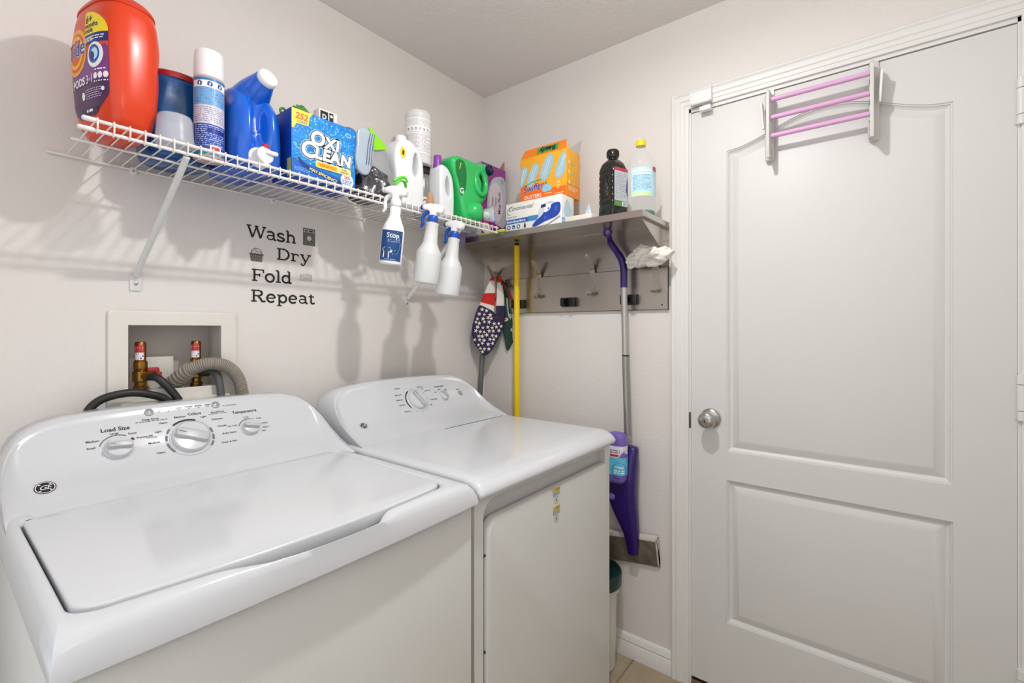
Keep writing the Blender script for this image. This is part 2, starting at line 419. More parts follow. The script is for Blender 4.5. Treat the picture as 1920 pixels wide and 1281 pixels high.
# ---- washer
WX0, WX1 = -1.628, -.946; wc = (WX0+WX1)/2
ws = thing('washing_machine', 'white top-load washing machine with three dials, beside the dryer', 'washing machine', (wc, -.43, 0))
def loc_build(b, name, parent, off, **k):
    b.v = [(x-off[0], y-off[1], z-off[2]) for x, y, z in b.v]; return b.build(name, parent, **k)
wo = (wc, -.43, 0)
b = MB(); b.box(WX0+.004, -.801, .012, WX1-.004, -.075, MZ+.02, WHITEF, .006); loc_build(b, 'cabinet', ws, wo)
for sx in (WX0+.05, WX1-.05):
    for sy in (-.75, -.12): b = MB(); b.cyl((sx, sy, 0), (sx, sy, .014), .02, BLK, 14); loc_build(b, 'foot', ws, wo)
# top shell built of loops around the lid opening
LX0, LX1, LYb = -1.606, -1.010, -.334
def lid_outline(ins):
    x0, x1, yb = LX0+ins, LX1-ins, LYb-ins; o = []
    def fr(x): t = (x-wc)/.31; return -.798+.026*t*t+ins
    r = .03-ins*.5
    n = 10
    for k in range(n+1): a = R(90*k/n); o.append((x1-r+r*math.cos(a), yb-r+r*math.sin(a)))            # back right
    for k in range(n+1): a = R(90+90*k/n); o.append((x0+r+r*math.cos(a), yb-r+r*math.sin(a)))         # back left
    for k in range(1, 12): o.append((x0, yb-r+(fr(x0)+.035-(yb-r))*k/12))
    for k in range(n+1):
        a = R(180+90*k/n); cx_ = x0+.045; o.append((cx_+.045*math.cos(a), fr(x0+.045)+.035+.035*math.sin(a)))
    m = 40
    for k in range(1, m): x = x0+.045+(x1-x0-.09)*k/m; o.append((x, fr(x)))
    for k in range(n+1):
        a = R(270+90*k/n); cx_ = x1-.045; o.append((cx_+.045*math.cos(a), fr(x1-.045)+.035+.035*math.sin(a)))
    for k in range(1, 12): o.append((x1, fr(x1)+.035+(yb-r-(fr(x1)+.035))*k/12))
    return o
inner = lid_outline(0); N_ = len(inner)
yfo = lambda x: -.824+.008*((x-wc)/.34)**2
def outer_for(p):
    x, y = p
    if y > LYb-.032: return (WX0 if x < wc else WX1, -.20) if abs(x-wc) > .26 else (x, -.20)
    if y < -.735:
        t = (x-(LX0))/(LX1-LX0); ox = WX0+(WX1-WX0)*t; return (ox, yfo(ox))
    return (WX0 if x < wc else WX1, y+(y+.5)*.15*(1 if y < -.5 else 0))
outer = [outer_for(p) for p in inner]
def hnd(x, y):
    if y > -.70: return 0
    t = (x+1.285)/(.125 if x < -1.285 else .088)
    return math.exp(-abs(t)**(3.5 if t < 0 else 6)) if abs(t) < 2.2 else 0
rows = []
for k, (f, z) in enumerate([(0, .905), (0, .9315), (.02, .9355), (.12, .9375), (.35, .9365), (.55, .934), (.72, .929), (.86, .918), (.96, .903), (1.0, .890), (1.0, MZ)]):
    r = []
    for (ix, iy), (ox, oy) in zip(inner, outer):
        wd = math.hypot(ox-ix, oy-iy); ff = f
        x = ix+(ox-ix)*ff; y = iy+(oy-iy)*ff; zz = z
        h = hnd(ix, iy)
        if h > 0 and k >= 1:
            y -= .019*h*max(0, 1-f*1.1)
            zz -= (.023, .0245, .021, .013, .005)[min(k-1, 4)]*h if k < 6 else 0
        elif h > 0: zz -= .016*h
        if iy > LYb-.032 and abs(ix-wc) < .292 and k >= 1: zz = min(zz, .9265)
        r.append(Vector((x, y, zz)))
    rows.append(r)
b = MB(); b.grid(rows[1:], WHITE, cu=True)
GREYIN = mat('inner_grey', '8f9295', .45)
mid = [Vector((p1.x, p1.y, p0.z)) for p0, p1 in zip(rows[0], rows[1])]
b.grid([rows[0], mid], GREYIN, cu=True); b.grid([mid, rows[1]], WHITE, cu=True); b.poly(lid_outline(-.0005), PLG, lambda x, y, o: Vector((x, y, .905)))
loc_build(b, 'top_panel', ws, wo, smooth=60)
b = MB(); lo = lid_outline(.0035)
b.prism(lo, .914, .9405, WHITE, bev=.004); loc_build(b, 'lid', ws, wo, smooth=50)
b = console(wc, .336); loc_build(b, 'control_console', ws, wo, smooth=50)
mpW0 = face_mp(wc)
def sub(mp, off): return lambda u, v, o=0.: mp(u, v, o)-Vector(off)
mpW = sub(mpW0, wo); mpW.v = mpW0.v; V = mpW0.v
b = MB(); b.tube(cat([(-1.592, -.3345, .9345), (-1.57, -.3343, .9368), (-1.3, -.3343, .9372), (-1.05, -.3343, .9368), (-1.022, -.3345, .9345)], 5), .0011, mat('seam_grey', '5d5f61', .6), 6); loc_build(b, 'lid_seam', ws, wo)
dial(ws, mpW, -1.300-wc, V(1.007), .0395, -24, .022, .75)
dial(ws, mpW, -1.438-wc, V(1.008), .0245, -6, .024, .7)
dial(ws, mpW, -1.162-wc, V(1.008), .0205, -14, .022, .7)
for px_, n_ in ((-1.371, 1), (-1.228, 2)):
    o_ = mpW(px_-wc, V(1.073)); n = (mpW(px_-wc, V(1.073), .01)-o_).normalized()
    b = MB(); b.lathe([(0, 0), (.0092, 0), (.0095, .002), (.0085, .003), (.007, .0032), (.0065, .0025), (.004, .004), (0, .0045)], BTN, 24, axis=n, org=o_); b.build('push_button', ws, smooth=50)
b = MB(); u0 = -1.300-wc; v0 = V(1.007)
arc_ring(b, mpW, u0, v0, .0505, .0475, 0, 360, KNOBG)
arc_ring(b, mpW, u0, v0, .0515, .0468, 68, 128, INK, .0009)
for a in (15, -8, -30, 150, 172, 195, 212): arc_ring(b, mpW, u0, v0, .0515, .0468, a-8, a+8, INKG, .0009)
for t, a, rr in (('Light', 60, .062), ('Delicates', 38, .068), ('Casuals', 18, .066), ('Bulky Items', -2, .070), ('Drain & Spin', -24, .068)):
    b.text(t, u0+rr*math.cos(R(a)), v0+rr*math.sin(R(a))-.003, .0070, INK, mpW, align='LEFT', off=.012)
for t, a, rr in (('Heavy', 128, .064), ('Light', 152, .062), ('Medium', 178, .062), ('Heavy', 205, .062)):
    b.text(t, u0+rr*math.cos(R(a)), v0+rr*math.sin(R(a))-.003, .0070, INK, mpW, align='RIGHT', off=.012)
b.text('Medium', u0-.012, v0+.058, .0075, INK, mpW, off=.012); b.text('Colors', u0+.020, v0+.061, .0105, INK, mpW, off=.02)
b.text('Whites', u0-.075, v0+.014, .0070, INKG, mpW)
ul, vl = -1.438-wc, V(1.008)
b.text('Load Size', ul, V(1.045)-.002, .0135, INK, mpW, off=.02)
arc_ring(b, mpW, ul, vl, .0345, .032, 60, 160, INKG); arc_ring(b, mpW, ul, vl, .0355, .031, 28, 40, INK, .0009)
for t, a, al in (('Small', 168, 'RIGHT'), ('Medium', 140, 'RIGHT'), ('Large', 95, 'CENTER'), ('Super', 58, 'LEFT'), ('Precise Fill', 28, 'LEFT')):
    b.text(t, ul+.039*math.cos(R(a)), vl+.036*math.sin(R(a)), .0070, INK, mpW, align=al, off=.012)
ur, vr = -1.162-wc, V(1.008)
b.text('Temperature', ur-.002, V(1.046), .0115, INK, mpW, off=.02)
arc_ring(b, mpW, ur, vr, .0285, .026, 55, 160, INKG)
for t, a, al in (('Tap Cold', 158, 'RIGHT'), ('Cold', 95, 'CENTER'), ('Cool', 48, 'LEFT'), ('Colors', 12, 'LEFT'), ('Warm', -12, 'LEFT'), ('Hot', -32, 'LEFT')):
    b.text(t, ur+.032*math.cos(R(a)), vr+.031*math.sin(R(a)), .0062, INK, mpW, align=al, off=.012)
b.text('Deep Rinse', -1.371-wc, V(1.053)+.0045, .0070, INK, mpW, off=.012); fineprint(b, mpW, -1.40-wc, V(1.0535)-.001, -1.338-wc, V(1.0535)+.003, 1, INKG)
b.text('Start/Pause', -1.228-wc, V(1.0545), .0070, INK, mpW, off=.012); fineprint(b, mpW, -1.25-wc, V(1.052)-.001, -1.205-wc, V(1.052)+.002, 1, INKG)
for k, t in enumerate(('Fill', 'Soak', 'Wash', 'Rinse', 'Spin')):
    x = -1.332+k*.0215-wc; b.poly(ell(x, V(1.071), .0013, .0013, 8), INK, mpW, o=.0008); b.text(t, x, V(1.074), .007, INK, mpW, off=.01)
b.poly(ell(-1.351-wc, V(1.072), .0013, .0013, 8), INK, mpW, o=.0008); b.rect(-1.36-wc, V(1.072)-.0002, -1.353-wc, V(1.072)+.0002, INKG, mpW, o=.0007)
for k, t in enumerate(('Pause', 'Lid Locked')):
    v = V(1.078-k*.009); b.poly(ell(-1.210-wc, v, .0012, .0012, 8), INK, mpW, o=.0008); b.text(t, -1.206-wc, v-.002, .006, INK, mpW, align='LEFT')
b.build('panel_lettering', ws)
b = MB(); ge_badge(b, mpW, -1.560-wc, V(.9625), .0155); b.build('badge', ws)
# ---- dryer
DX0, DX1 = -.936, -.250; dc = (DX0+DX1)/2; do = (dc, -.43, 0)
ds = thing('clothes_dryer', 'white front-door clothes dryer right of the washer, with yellow warning stickers', 'dryer', (dc, -.43, 0))
b = MB(); b.box(DX0+.003, -.770, .012, DX1-.003, -.075, MZ+.02, WHITEF, .004)
# front skin with the opening above the door
mpF = plane((0, -.792, 0), (1, 0, 0), (0, 0, 1), (0, -1, 0))
OP = [(-.903, .02), (-.286, .02), (-.286, .862), (-.292, .870), (-.300, .872)]+[(-.86-(.043)*math.sin(R(a)), .83+.042*math.cos(R(a))) for a in range(0, 91, 10)]
b.poly([(DX0+.003, .012), (DX1-.003, .012), (DX1-.003, MZ+.003), (DX0+.003, MZ+.003)], WHITEF, mpF, holes=[OP])
b.grid([[mpF(x, z, o) for x, z in OP] for o in (0, -.028)], WHITEF, cu=True); b.poly(OP, mat('dryer_recess', 'c3c4c3', .4), mpF, o=-.021)
b.grid([[mpF(x, z, o) for x, z in [(DX0+.003, .012), (DX1-.003, .012), (DX1-.003, MZ+.003), (DX0+.003, MZ+.003)]] for o in (-.03, 0)], WHITEF, cu=True)
loc_build(b, 'cabinet', ds, do)
for sx in (DX0+.05, DX1-.05):
    for sy in (-.72, -.12): b = MB(); b.cyl((sx, sy, 0), (sx, sy, .014), .02, BLK, 14); loc_build(b, 'foot', ds, do)
b = MB(); ol = [(-.898, .028), (-.292, .028), (-.292, .819), (-.296, .825), (-.304, .827)]+[(-.862-.036*math.sin(R(a)), .793+.034*math.cos(R(a))) for a in range(0, 91, 10)]
b.prism(ol, -.018, .012, WHITEF, mp=lambda x, z, o: mpF(x, z, o), bev=.009, nb=5); dd = loc_build(b, 'door', ds, do, smooth=50)
b = MB(); md = sub(mpF, do)
for k in range(2):
    z = .829-k*.052; x = -.625
    b.rect(x, z-.011, x+.036, z, ink('d9c93a'), md, .0126); b.text('!', x+.008, z-.009, .011, INK, md, .0129); fineprint(b, md, x+.012, z-.009, x+.034, z-.003, 2, INK, .0129)
    fineprint(b, md, x, z-.024, x+.036, z-.012, 4, INKG, .0126, seed=k)
    b.poly(ell(x+.018, z-.036, .010, .010, 20), INK, md, o=.0126, holes=[ell(x+.018, z-.036, .009, .009, 20)])
    b.poly([(x+.016, z-.042), (x+.021, z-.037), (x+.018, z-.030)], INK, md, o=.0126)
b.build('warning_sticker', dd)
# small screws at the hinge side
for z in (.745, .52):
    b = MB(); b.lathe([(0, 0), (.004, 0), (.003, .002), (0, .0025)], BLK, 10, axis=(0, -1, 0), org=(-.899-do[0], -.793-do[1], z)); b.build('hinge_screw', ds)
# top: slab with bulging front edge
prof = [(-.800, MZ), (-.812, .887), (-.818, .893), (-.8185, .900), (-.814, .910), (-.803, .920), (-.788, .9275), (-.770, .931), (-.74, .932), (-.60, .932), (-.45, .932), (-.34, .931), (-.075, .931), (-.075, MZ)]
b = MB(); rows = []
for u in (-1, -.9985, -.994, -.985, -.96, -.9, -.7, -.3, 0, .3, .7, .88, .94, .965, .985, .996, 1):
    x = dc+u*.343; e = max(0, abs(u)-.94)/.06; dz = .013*(1-math.sqrt(max(0, 1-e*e))); rows.append([Vector((x, y+(.006*(1-math.sqrt(max(0, 1-e*e))) if y < -.75 else 0), z-dz if z > .905 else z)) for y, z in prof])
b.grid(rows, WHITE, caps=True); loc_build(b, 'top_panel', ds, do, smooth=60)
b = console(dc+.004, .334, ztop=1.091); loc_build(b, 'control_console', ds, do, smooth=50)
b = MB(); b.tube(cat([(-.60, -.3475, .9310), (-.5, -.348, .9314), (-.40, -.348, .9314), (-.33, -.347, .9312), (-.285, -.345, .9308)], 4), .0010, DARKGAP, 6)
loc_build(b, 'console_seam', ds, do)
mpR0 = face_mp(dc); mpR = sub(mpR0, do); ud = -.583-dc; vd = V(1.012)
dial(ds, mpR, ud, vd, .037, -68, .022, .5)
dial(ds, mpR, -.449-dc, V(1.014), .0195, -52, .02, .6)
b = MB(); o_ = mpR(-.354-dc, V(1.014)); n = (mpR(-.354-dc, V(1.014), .01)-o_).normalized(); b.lathe([(0, 0), (.0105, 0), (.0105, .002), (.008, .003), (.007, .0025), (0, .004)], BTN, 24, axis=n, org=o_); b.build('start_button', ds, smooth=50)
b = MB(); arc_ring(b, mpR, ud, vd, .0475, .0445, 0, 360, KNOBG); arc_ring(b, mpR, ud, vd, .0485, .0440, 118, 215, INK, .0009)
for a in range(0, 360, 30):
    if not 100 < a < 225: b.poly(ell(ud+.053*math.cos(R(a)), vd+.053*math.sin(R(a)), .0016, .0012, 8), INK, mpR, o=.0008)
for t, a, rr in (('Cottons', 132, .074), ('Easy Care', 152, .062), ('Delicates', 172, .060), ('Less Dry', 192, .060), ('Time Dry', 222, .062)): b.text(t, ud+rr*math.cos(R(a)), vd+rr*math.sin(R(a)), .0075, INK, mpR, align='RIGHT', off=.015)
for t, a, rr in (('More Dry', 62, .058), ('Dry', 45, .060), ('Less Dry', 30, .064), ('Cool Down', -8, .062), ('20', -30, .060)): b.text(t, ud+rr*math.cos(R(a)), vd+rr*math.sin(R(a)), .0075, INK, mpR, align='LEFT', off=.015)
b.text('Temperature', -.449-dc, V(1.014)+.040, .0095, INK, mpR, off=.02)
for t, x, y in (('Low', -.03, .018), ('Med', -.005, .027), ('High', .025, .022)): b.text(t, -.449-dc+x, V(1.014)+y, .007, INK, mpR, off=.01)
b.text('Start', -.360-dc, V(1.014)+.016, .008, INK, mpR, off=.015); b.build('panel_lettering', ds)
b = MB(); ge_badge(b, mpR, -.838-dc, V(.9655), .0125); b.build('badge', ds)
# ============================================================ WIRE SHELF
DK = 1.686
t = thing('wire_shelf', 'white vinyl-coated wire shelf on the wall above the washer and dryer', 'shelf', (-.91, 0, DK))
def wbuild(b, name, parent, off, **k): return loc_build(b, name, parent, off, **k)
to = (-.91, 0, DK)
SX0, SX1 = -1.518, -.262
for nm, y, z, r, x0 in (('back_rod', -.008, DK-.003, .0028, -1.53), ('middle_rod', -.155, DK-.004, .0028, SX0+.006), ('front_rod', -.305, DK-.003, .0037, SX0), ('front_rod', -.303, DK-.022, .0037, SX0-.006)):
    b = MB(); b.tube([(x0, y, z), (x0+.002, y, z), (SX1-.002, y, z), (SX1, y, z)], [r*.6, r, r, r*.6], WIREW, 10); wbuild(b, nm, t, to)
    if nm == 'front_rod': b = MB(); b.tube([(x0-.001, y, z), (x0+.0015, y, z), (x0+.022, y, z), (x0+.024, y, z)], [r*.7, r*1.35, r*1.35, r*1.0], WIREW, 12); wbuild(b, 'end_cap', t, to)
b = MB(); wy = [(0, -.004, DK-.006), (0, -.006, DK), (0, -.05, DK), (0, -.155, DK), (0, -.303, DK), (0, -.3085, DK+.0015), (0, -.3105, DK-.002), (0, -.3095, DK-.018), (0, -.307, DK-.0255), (0, -.301, DK-.0265)]
b.tube([(p[0], p[1], p[2]-DK) for p in wy], .0016, WIREW, 6)
w0 = None; nW = 49
for k in range(nW):
    x = SX0+.022+k*.0254
    if x > SX1: break
    if w0 is None: w0 = b.build('wire', t); w0.location = (x-to[0], 0, 0)
    else: w_ = w0.copy(); C.objects.link(w_); w_.parent = t; w_.location = (x-to[0], 0, 0)
for x in (-1.372, -1.02, -.68):
    b = MB(); b.box(x-.007, -.014, DK-.014, x+.007, 0, DK+.002, PLW, .002); b.lathe([(0, 0), (.003, 0), (.002, .0015), (0, .002)], CHROME, 12, axis=(0, -1, 0), org=(x, -.014, DK-.008)); wbuild(b, 'wall_clip', t, to)
BR = mat('bracket_paint', 'd6d8d6', .35)
for xf, xt in ((-1.365, -1.343), (-.480, -.462)):
    b = MB(); zl = -.012 if xf < -1 else -.026; pth = [(xt, -.3, DK-.028), (xt+(xf-xt)*.06, -.285, DK-.042), (xt+(xf-xt)*.94, -.020, 1.437+zl), (xf, -.008, 1.424+zl)]
    b.tube(pth, [.0085, .009, .009, .009], BR, 10, flat=.75)
    b.prism(rrect(xf-.0125, 1.384+zl, xf+.0125, 1.428+zl, .004), 0, .004, BR, mp=lambda x, z, o: Vector((x, -o, z)), bev=.001)
    b.lathe([(0, 0), (.0045, 0), (.004, .002), (.001, .0028), (0, .0028)], CHROME, 14, axis=(0, -1, 0), org=(xf, -.004, 1.403+zl)); wbuild(b, 'brace', t, to)
# ============================================================ STEEL RACK
k_ = thing('steel_wall_rack', 'stainless steel shelf with a hook rail beneath, beside the door', 'shelf', (0, -.49, 1.5)); ko = (0, -.49, 1.5)
RY0, RY1 = -.062, -.910
b = MB(); b.box(-.252, RY1, 1.6625, -.004, RY0, 1.6645, STEEL)
b.box(-.254, RY1-.001, 1.6425, -.2515, RY0+.001, 1.6655, STEEL, .0006, 1); b.box(-.2515, RY1-.001, 1.646, -.004, RY1+.001, 1.6652, STEEL); b.box(-.2515, RY0-.001, 1.646, -.004, RY0+.001, 1.6652, STEEL)
b.box(-.2515, RY1, 1.6425, -.242, RY0, 1.6435, STEEL); wbuild(b, 'shelf_board', k_, ko)
b = MB(); b.box(-.004, RY1, 1.49, -.001, RY0, 1.662, STEEL); wbuild(b, 'back_plate', k_, ko)
b = MB(); b.box(-.012, RY1, 1.346, -.009, RY0, 1.504, STEEL); b.box(-.012, RY1, 1.346, -.001, RY1+.002, 1.504, STEEL); b.box(-.012, RY1, 1.5025, -.001, RY0, 1.504, STEEL); b.box(-.012, RY1, 1.346, -.001, RY0, 1.3475, STEEL); wbuild(b, 'hook_rail', k_, ko)
for y in (RY1+.012, RY0-.012):
    b = MB(); b.prism([(-.235, 1.6425), (-.004, 1.6425), (-.004, 1.548), (-.018, 1.548)], y-.001, y+.001, STEEL, mp=lambda x, z, o: Vector((x, o, z)))
    b.box(-.006, y-.012, 1.55, -.0042, y, 1.6425, STEEL); wbuild(b, 'gusset', k_, ko)
    b = MB(); b.lathe([(0, 0), (.004, 0), (.003, .002), (0, .0025)], CHROME, 12, axis=(-1, 0, 0), org=(-.006, y-.007, 1.60)); wbuild(b, 'screw', k_, ko)
b = MB(); b.lathe([(0, 0), (.003, 0), (.0028, .001), (0, .0015)], BLK, 12, axis=(-1, 0, 0), org=(-.012, -.887, 1.364)); wbuild(b, 'screw', k_, ko)
for hy in (-.075, -.334, -.598, -.864):
    b = MB(); y = hy; zc = 1.50
    def strip(path, wd, th=.0018, m=mat('hook_steel', 'b5aea5', .33, metal=1)):
        rows = []; P_ = [Vector(p) for p in path]
        for i, p in enumerate(P_):
            tt = (P_[min(i+1, len(P_)-1)]-P_[max(i-1, 0)]).normalized(); nn = Vector((tt.z, 0, -tt.x)).normalized(); w2 = wd[i]/2
            rows.append([p+Vector((0, s1*w2, 0))+nn*s2*th/2 for s1, s2 in ((-1, -1), (1, -1), (1, 1), (-1, 1))])
        b.grid(rows, m, cu=True, caps=True)
    # flat back, upper prong leaning out, lower prong turned out and up
    up = cat([(-.0135, y, 1.435), (-.0135, y, 1.505), (-.020, y, 1.520), (-.040, y, 1.545), (-.058, y, 1.566), (-.064, y, 1.575)], 5)
    strip(up, [.023 if i < 12 else .022-.003*(i-12)/max(1, len(up)-13) if i < len(up)-4 else .014*(len(up)-1-i+.8)/4 for i in range(len(up))])
    lo_ = cat([(-.0135, y, 1.44), (-.0140, y, 1.425), (-.022, y, 1.412), (-.036, y, 1.411), (-.044, y, 1.419), (-.047, y, 1.429)], 5)
    strip(lo_, [.023]*(len(lo_)-3)+[.017, .014, .008])
    h = wbuild(b, 'hook', k_, ko)
    for z in (1.492, 1.448):
        b = MB(); b.lathe([(0, 0), (.0042, 0), (.0036, .0018), (.0012, .0026), (0, .0026)], CHROME, 14, axis=(-1, 0, 0), org=(-.0145-ko[0], y-ko[1], z-ko[2])); b.build('rivet', h)
for cy in (-.228, -.492, -.762):
    b = MB(); z = 1.387
    b.box(-.017, cy-.034, z-.020, -.012, cy+.038, z+.020, BLKG, .002); cp = wbuild(b, 'clip', k_, ko)
    for sg in (-1, 1):
        b = MB(); b.prism(rrect(-.015, -.018, .015, .018, .005), 0, .026, BLKG, mp=lambda x, v, o, sg=sg, cy=cy: Vector((-.017-o-ko[0], cy+sg*(.021-.0)+x*.62-ko[1], z+v-ko[2])), bev=.003); b.build('clip_jaw', cp)
    b = MB()
    for dy in (-.008, .016, -.026): b.lathe([(0, 0), (.003, 0), (.002, .0015), (0, .002)], CHROME, 10, axis=(-1, 0, .4), org=(-.019-ko[0], cy+dy-ko[1], z+.015-ko[2]))
    b.m = b.m; b.build('screw_heads', cp)['kind'] = 'stuff'
# ============================================================ LAUNDRY BOX, VALVES, HOSES
t = thing('washer_outlet_box', 'white recessed water supply box in the wall behind the washer', 'outlet box', (-1.274, 0, 1.18)); oo = (-1.274, 0, 1.18)
PBX = mat('box_plastic', 'dedbd3', .4); PBI = mat('box_inner', 'c3bfb9', .5)
b = MB(); b.prism(rrect(-1.422, .985, -1.126, 1.321, .006), 0, .009, PBX, mp=lambda x, z, o: Vector((x, -o, z)), holes=[[(-1.381, 1.112), (-1.167, 1.112), (-1.167, 1.283), (-1.381, 1.283)]], bev=.003); wbuild(b, 'face_frame', t, oo)
b = MB(); pI = [(-1.383, 1.108), (-1.165, 1.108), (-1.165, 1.284), (-1.383, 1.284)]
b.grid([[Vector((x, y, z)) for x, z in pI] for y in (.10, .0)], PBI, cu=True); b.poly(pI, PBI, lambda x, z, o: Vector((x, .10, z)))
b.box(-1.36, .075, 1.108, -1.26, .0995, 1.196, PBX, .002); wbuild(b, 'recess', t, oo)
b = MB(); b.box(-1.40, -.030, .99, -1.15, -.009, 1.086, PBX, .004); wbuild(b, 'lower_cover', t, oo)
BRASS = mat('brass', 'a8813f', .32, metal=1, noise=(20, '6b5026', .6, None)); COPP = mat('copper', 'a5653f', .3, metal=1)
def valve(x, y, name, label, lever):
    v = thing(name, label, 'valve', (x, y, 1.108))
    b = MB(); b.lathe([(0, .001), (.016, .001), (.016, .012), (.013, .014), (.013, .024), (.017, .027), (.0175, .052), (.013, .056), (.0155, .060), (.0155, .078), (.011, .081), (0, .081)], BRASS, 24)
    b.lathe([(0, 0), (.0125, 0), (.0125, .030), (.009, .031), (0, .031)], BRASS, 18, axis=(.55, -.83, .02), org=(.004, -.006, .040)); b.build('valve_body', v)
    b = MB(); b.lathe([(0, .079), (.0125, .079), (.0125, .128), (.0105, .131), (0, .132)], COPP, 24); a = b.build('hammer_arrestor', v)
    s_ = Surf([(0, .0127, .0127, 0, 0, 2), (1, .0127, .0127, 0, 0, 2)]); mp = s_.mp(R(-120), .5, 0)
    b = MB(); b.rect(-.011, .084, .011, .103, WINK, mp, .0003, 8); b.rect(-.011, .103, .011, .121, ink('c23a3a'), mp, .0003, 8); fineprint(b, mp, -.010, .085, .010, .102, 3, ink('2a3a8a'), .0005, .6); fineprint(b, mp, -.009, .105, .009, .119, 2, WINK, .0005, .5); b.build('arrestor_label', a)
    b = MB()
    if lever: b.box(.012, -.012, .042, .040, .004, .062, ink('a3242f', .35), .004); b.box(.030, -.016, .036, .044, .002, .050, ink('a3242f', .35), .003)
    else: b.box(.010, -.010, .030, .026, .004, .044, ink('a3242f', .35), .004)
    b.build('lever', v); return v
valve(-1.346, .035, 'water_valve', 'brass water valve at the left of the supply box, red lever and copper arrestor', True)
valve(-1.214, .045, 'water_valve', 'brass water valve at the right of the supply box, behind the grey drain hose', False)
def hose(name, label, path, r, m, n=10, cn=8):
    b = MB(); b.tube(cat(path, cn), r, m, n); return tag(b.build(name), label, 'hose')
RUB = mat('hose_rubber', '242423', .45, bump=(60, .3, .001))
hose('supply_hose', 'black rubber hose running down from the brass valve with the red lever', [(-1.334, .006, 1.148), (-1.318, -.018, 1.140), (-1.285, -.036, 1.090), (-1.262, -.045, 1.03), (-1.255, -.046, .95)], .0098, RUB, 12)
hose('supply_hose', 'black rubber hose arching behind the washer console below the supply box', [(-1.495, -.045, .95), (-1.482, -.046, 1.03), (-1.455, -.044, 1.093), (-1.405, -.043, 1.113), (-1.35, -.043, 1.107), (-1.30, -.043, 1.075), (-1.28, -.0445, .98)], .0098, RUB, 12)
hose('supply_hose', 'dark grey hose dropping behind the ribbed drain hose', [(-1.207, .028, 1.150), (-1.196, .0, 1.155), (-1.182, -.020, 1.140), (-1.177, -.03, 1.10), (-1.177, -.041, 1.04), (-1.177, -.045, .95)], .0098, mat('hose_grey', '55585a', .5), 12)
b = MB(); pth = cat([(-1.276, .045, 1.118), (-1.268, .032, 1.128), (-1.255, .008, 1.148), (-1.238, -.018, 1.166), (-1.208, -.036, 1.177), (-1.17, -.038, 1.169), (-1.142, -.038, 1.145), (-1.127, -.040, 1.108), (-1.122, -.043, 1.05), (-1.121, -.045, .96)], 80)
L_ = 0; rr = []
for i, p in enumerate(pth):
    if i: L_ += (p-pth[i-1]).length
    c = L_ < .075
    rr.append((.0150+.0070*abs(math.cos(L_/.0125*PI))) if c else (.0148+.0030*abs(math.cos(L_/.0046*PI))))
b.tube(pth, rr, mat('drain_hose', '978f84', .5), 20); tag(b.build('drain_hose', smooth=60), 'grey ribbed drain hose looping out of the supply box over the washer', 'hose')
# ============================================================ WALL LETTERING
def stroke(mb, pts, w, m, mp, o):
    P_ = [Vector((p[0], p[1], 0)) for p in pts]; A = []; B = []
    for i, p in enumerate(P_):
        d1 = (P_[i]-P_[i-1]).normalized() if i else None; d2 = (P_[i+1]-P_[i]).normalized() if i < len(P_)-1 else None
        d = ((d1 or d2)+(d2 or d1)).normalized(); nn = Vector((-d.y, d.x, 0)); k = w/2/max(.5, nn.dot(Vector((-(d1 or d2).y, (d1 or d2).x, 0))))
        A.append(p+nn*k); B.append(p-nn*k)
    mb.grid([[mp(q.x, q.y, o) for q in A], [mp(q.x, q.y, o) for q in B]], m)
Ee = lambda cx, cy, rx, ry, a0, a1, n=14: [(cx+rx*math.cos(R(a0+(a1-a0)*k/n)), cy+ry*math.sin(R(a0+(a1-a0)*k/n))) for k in range(n+1)]
TH, TN = .122, .082
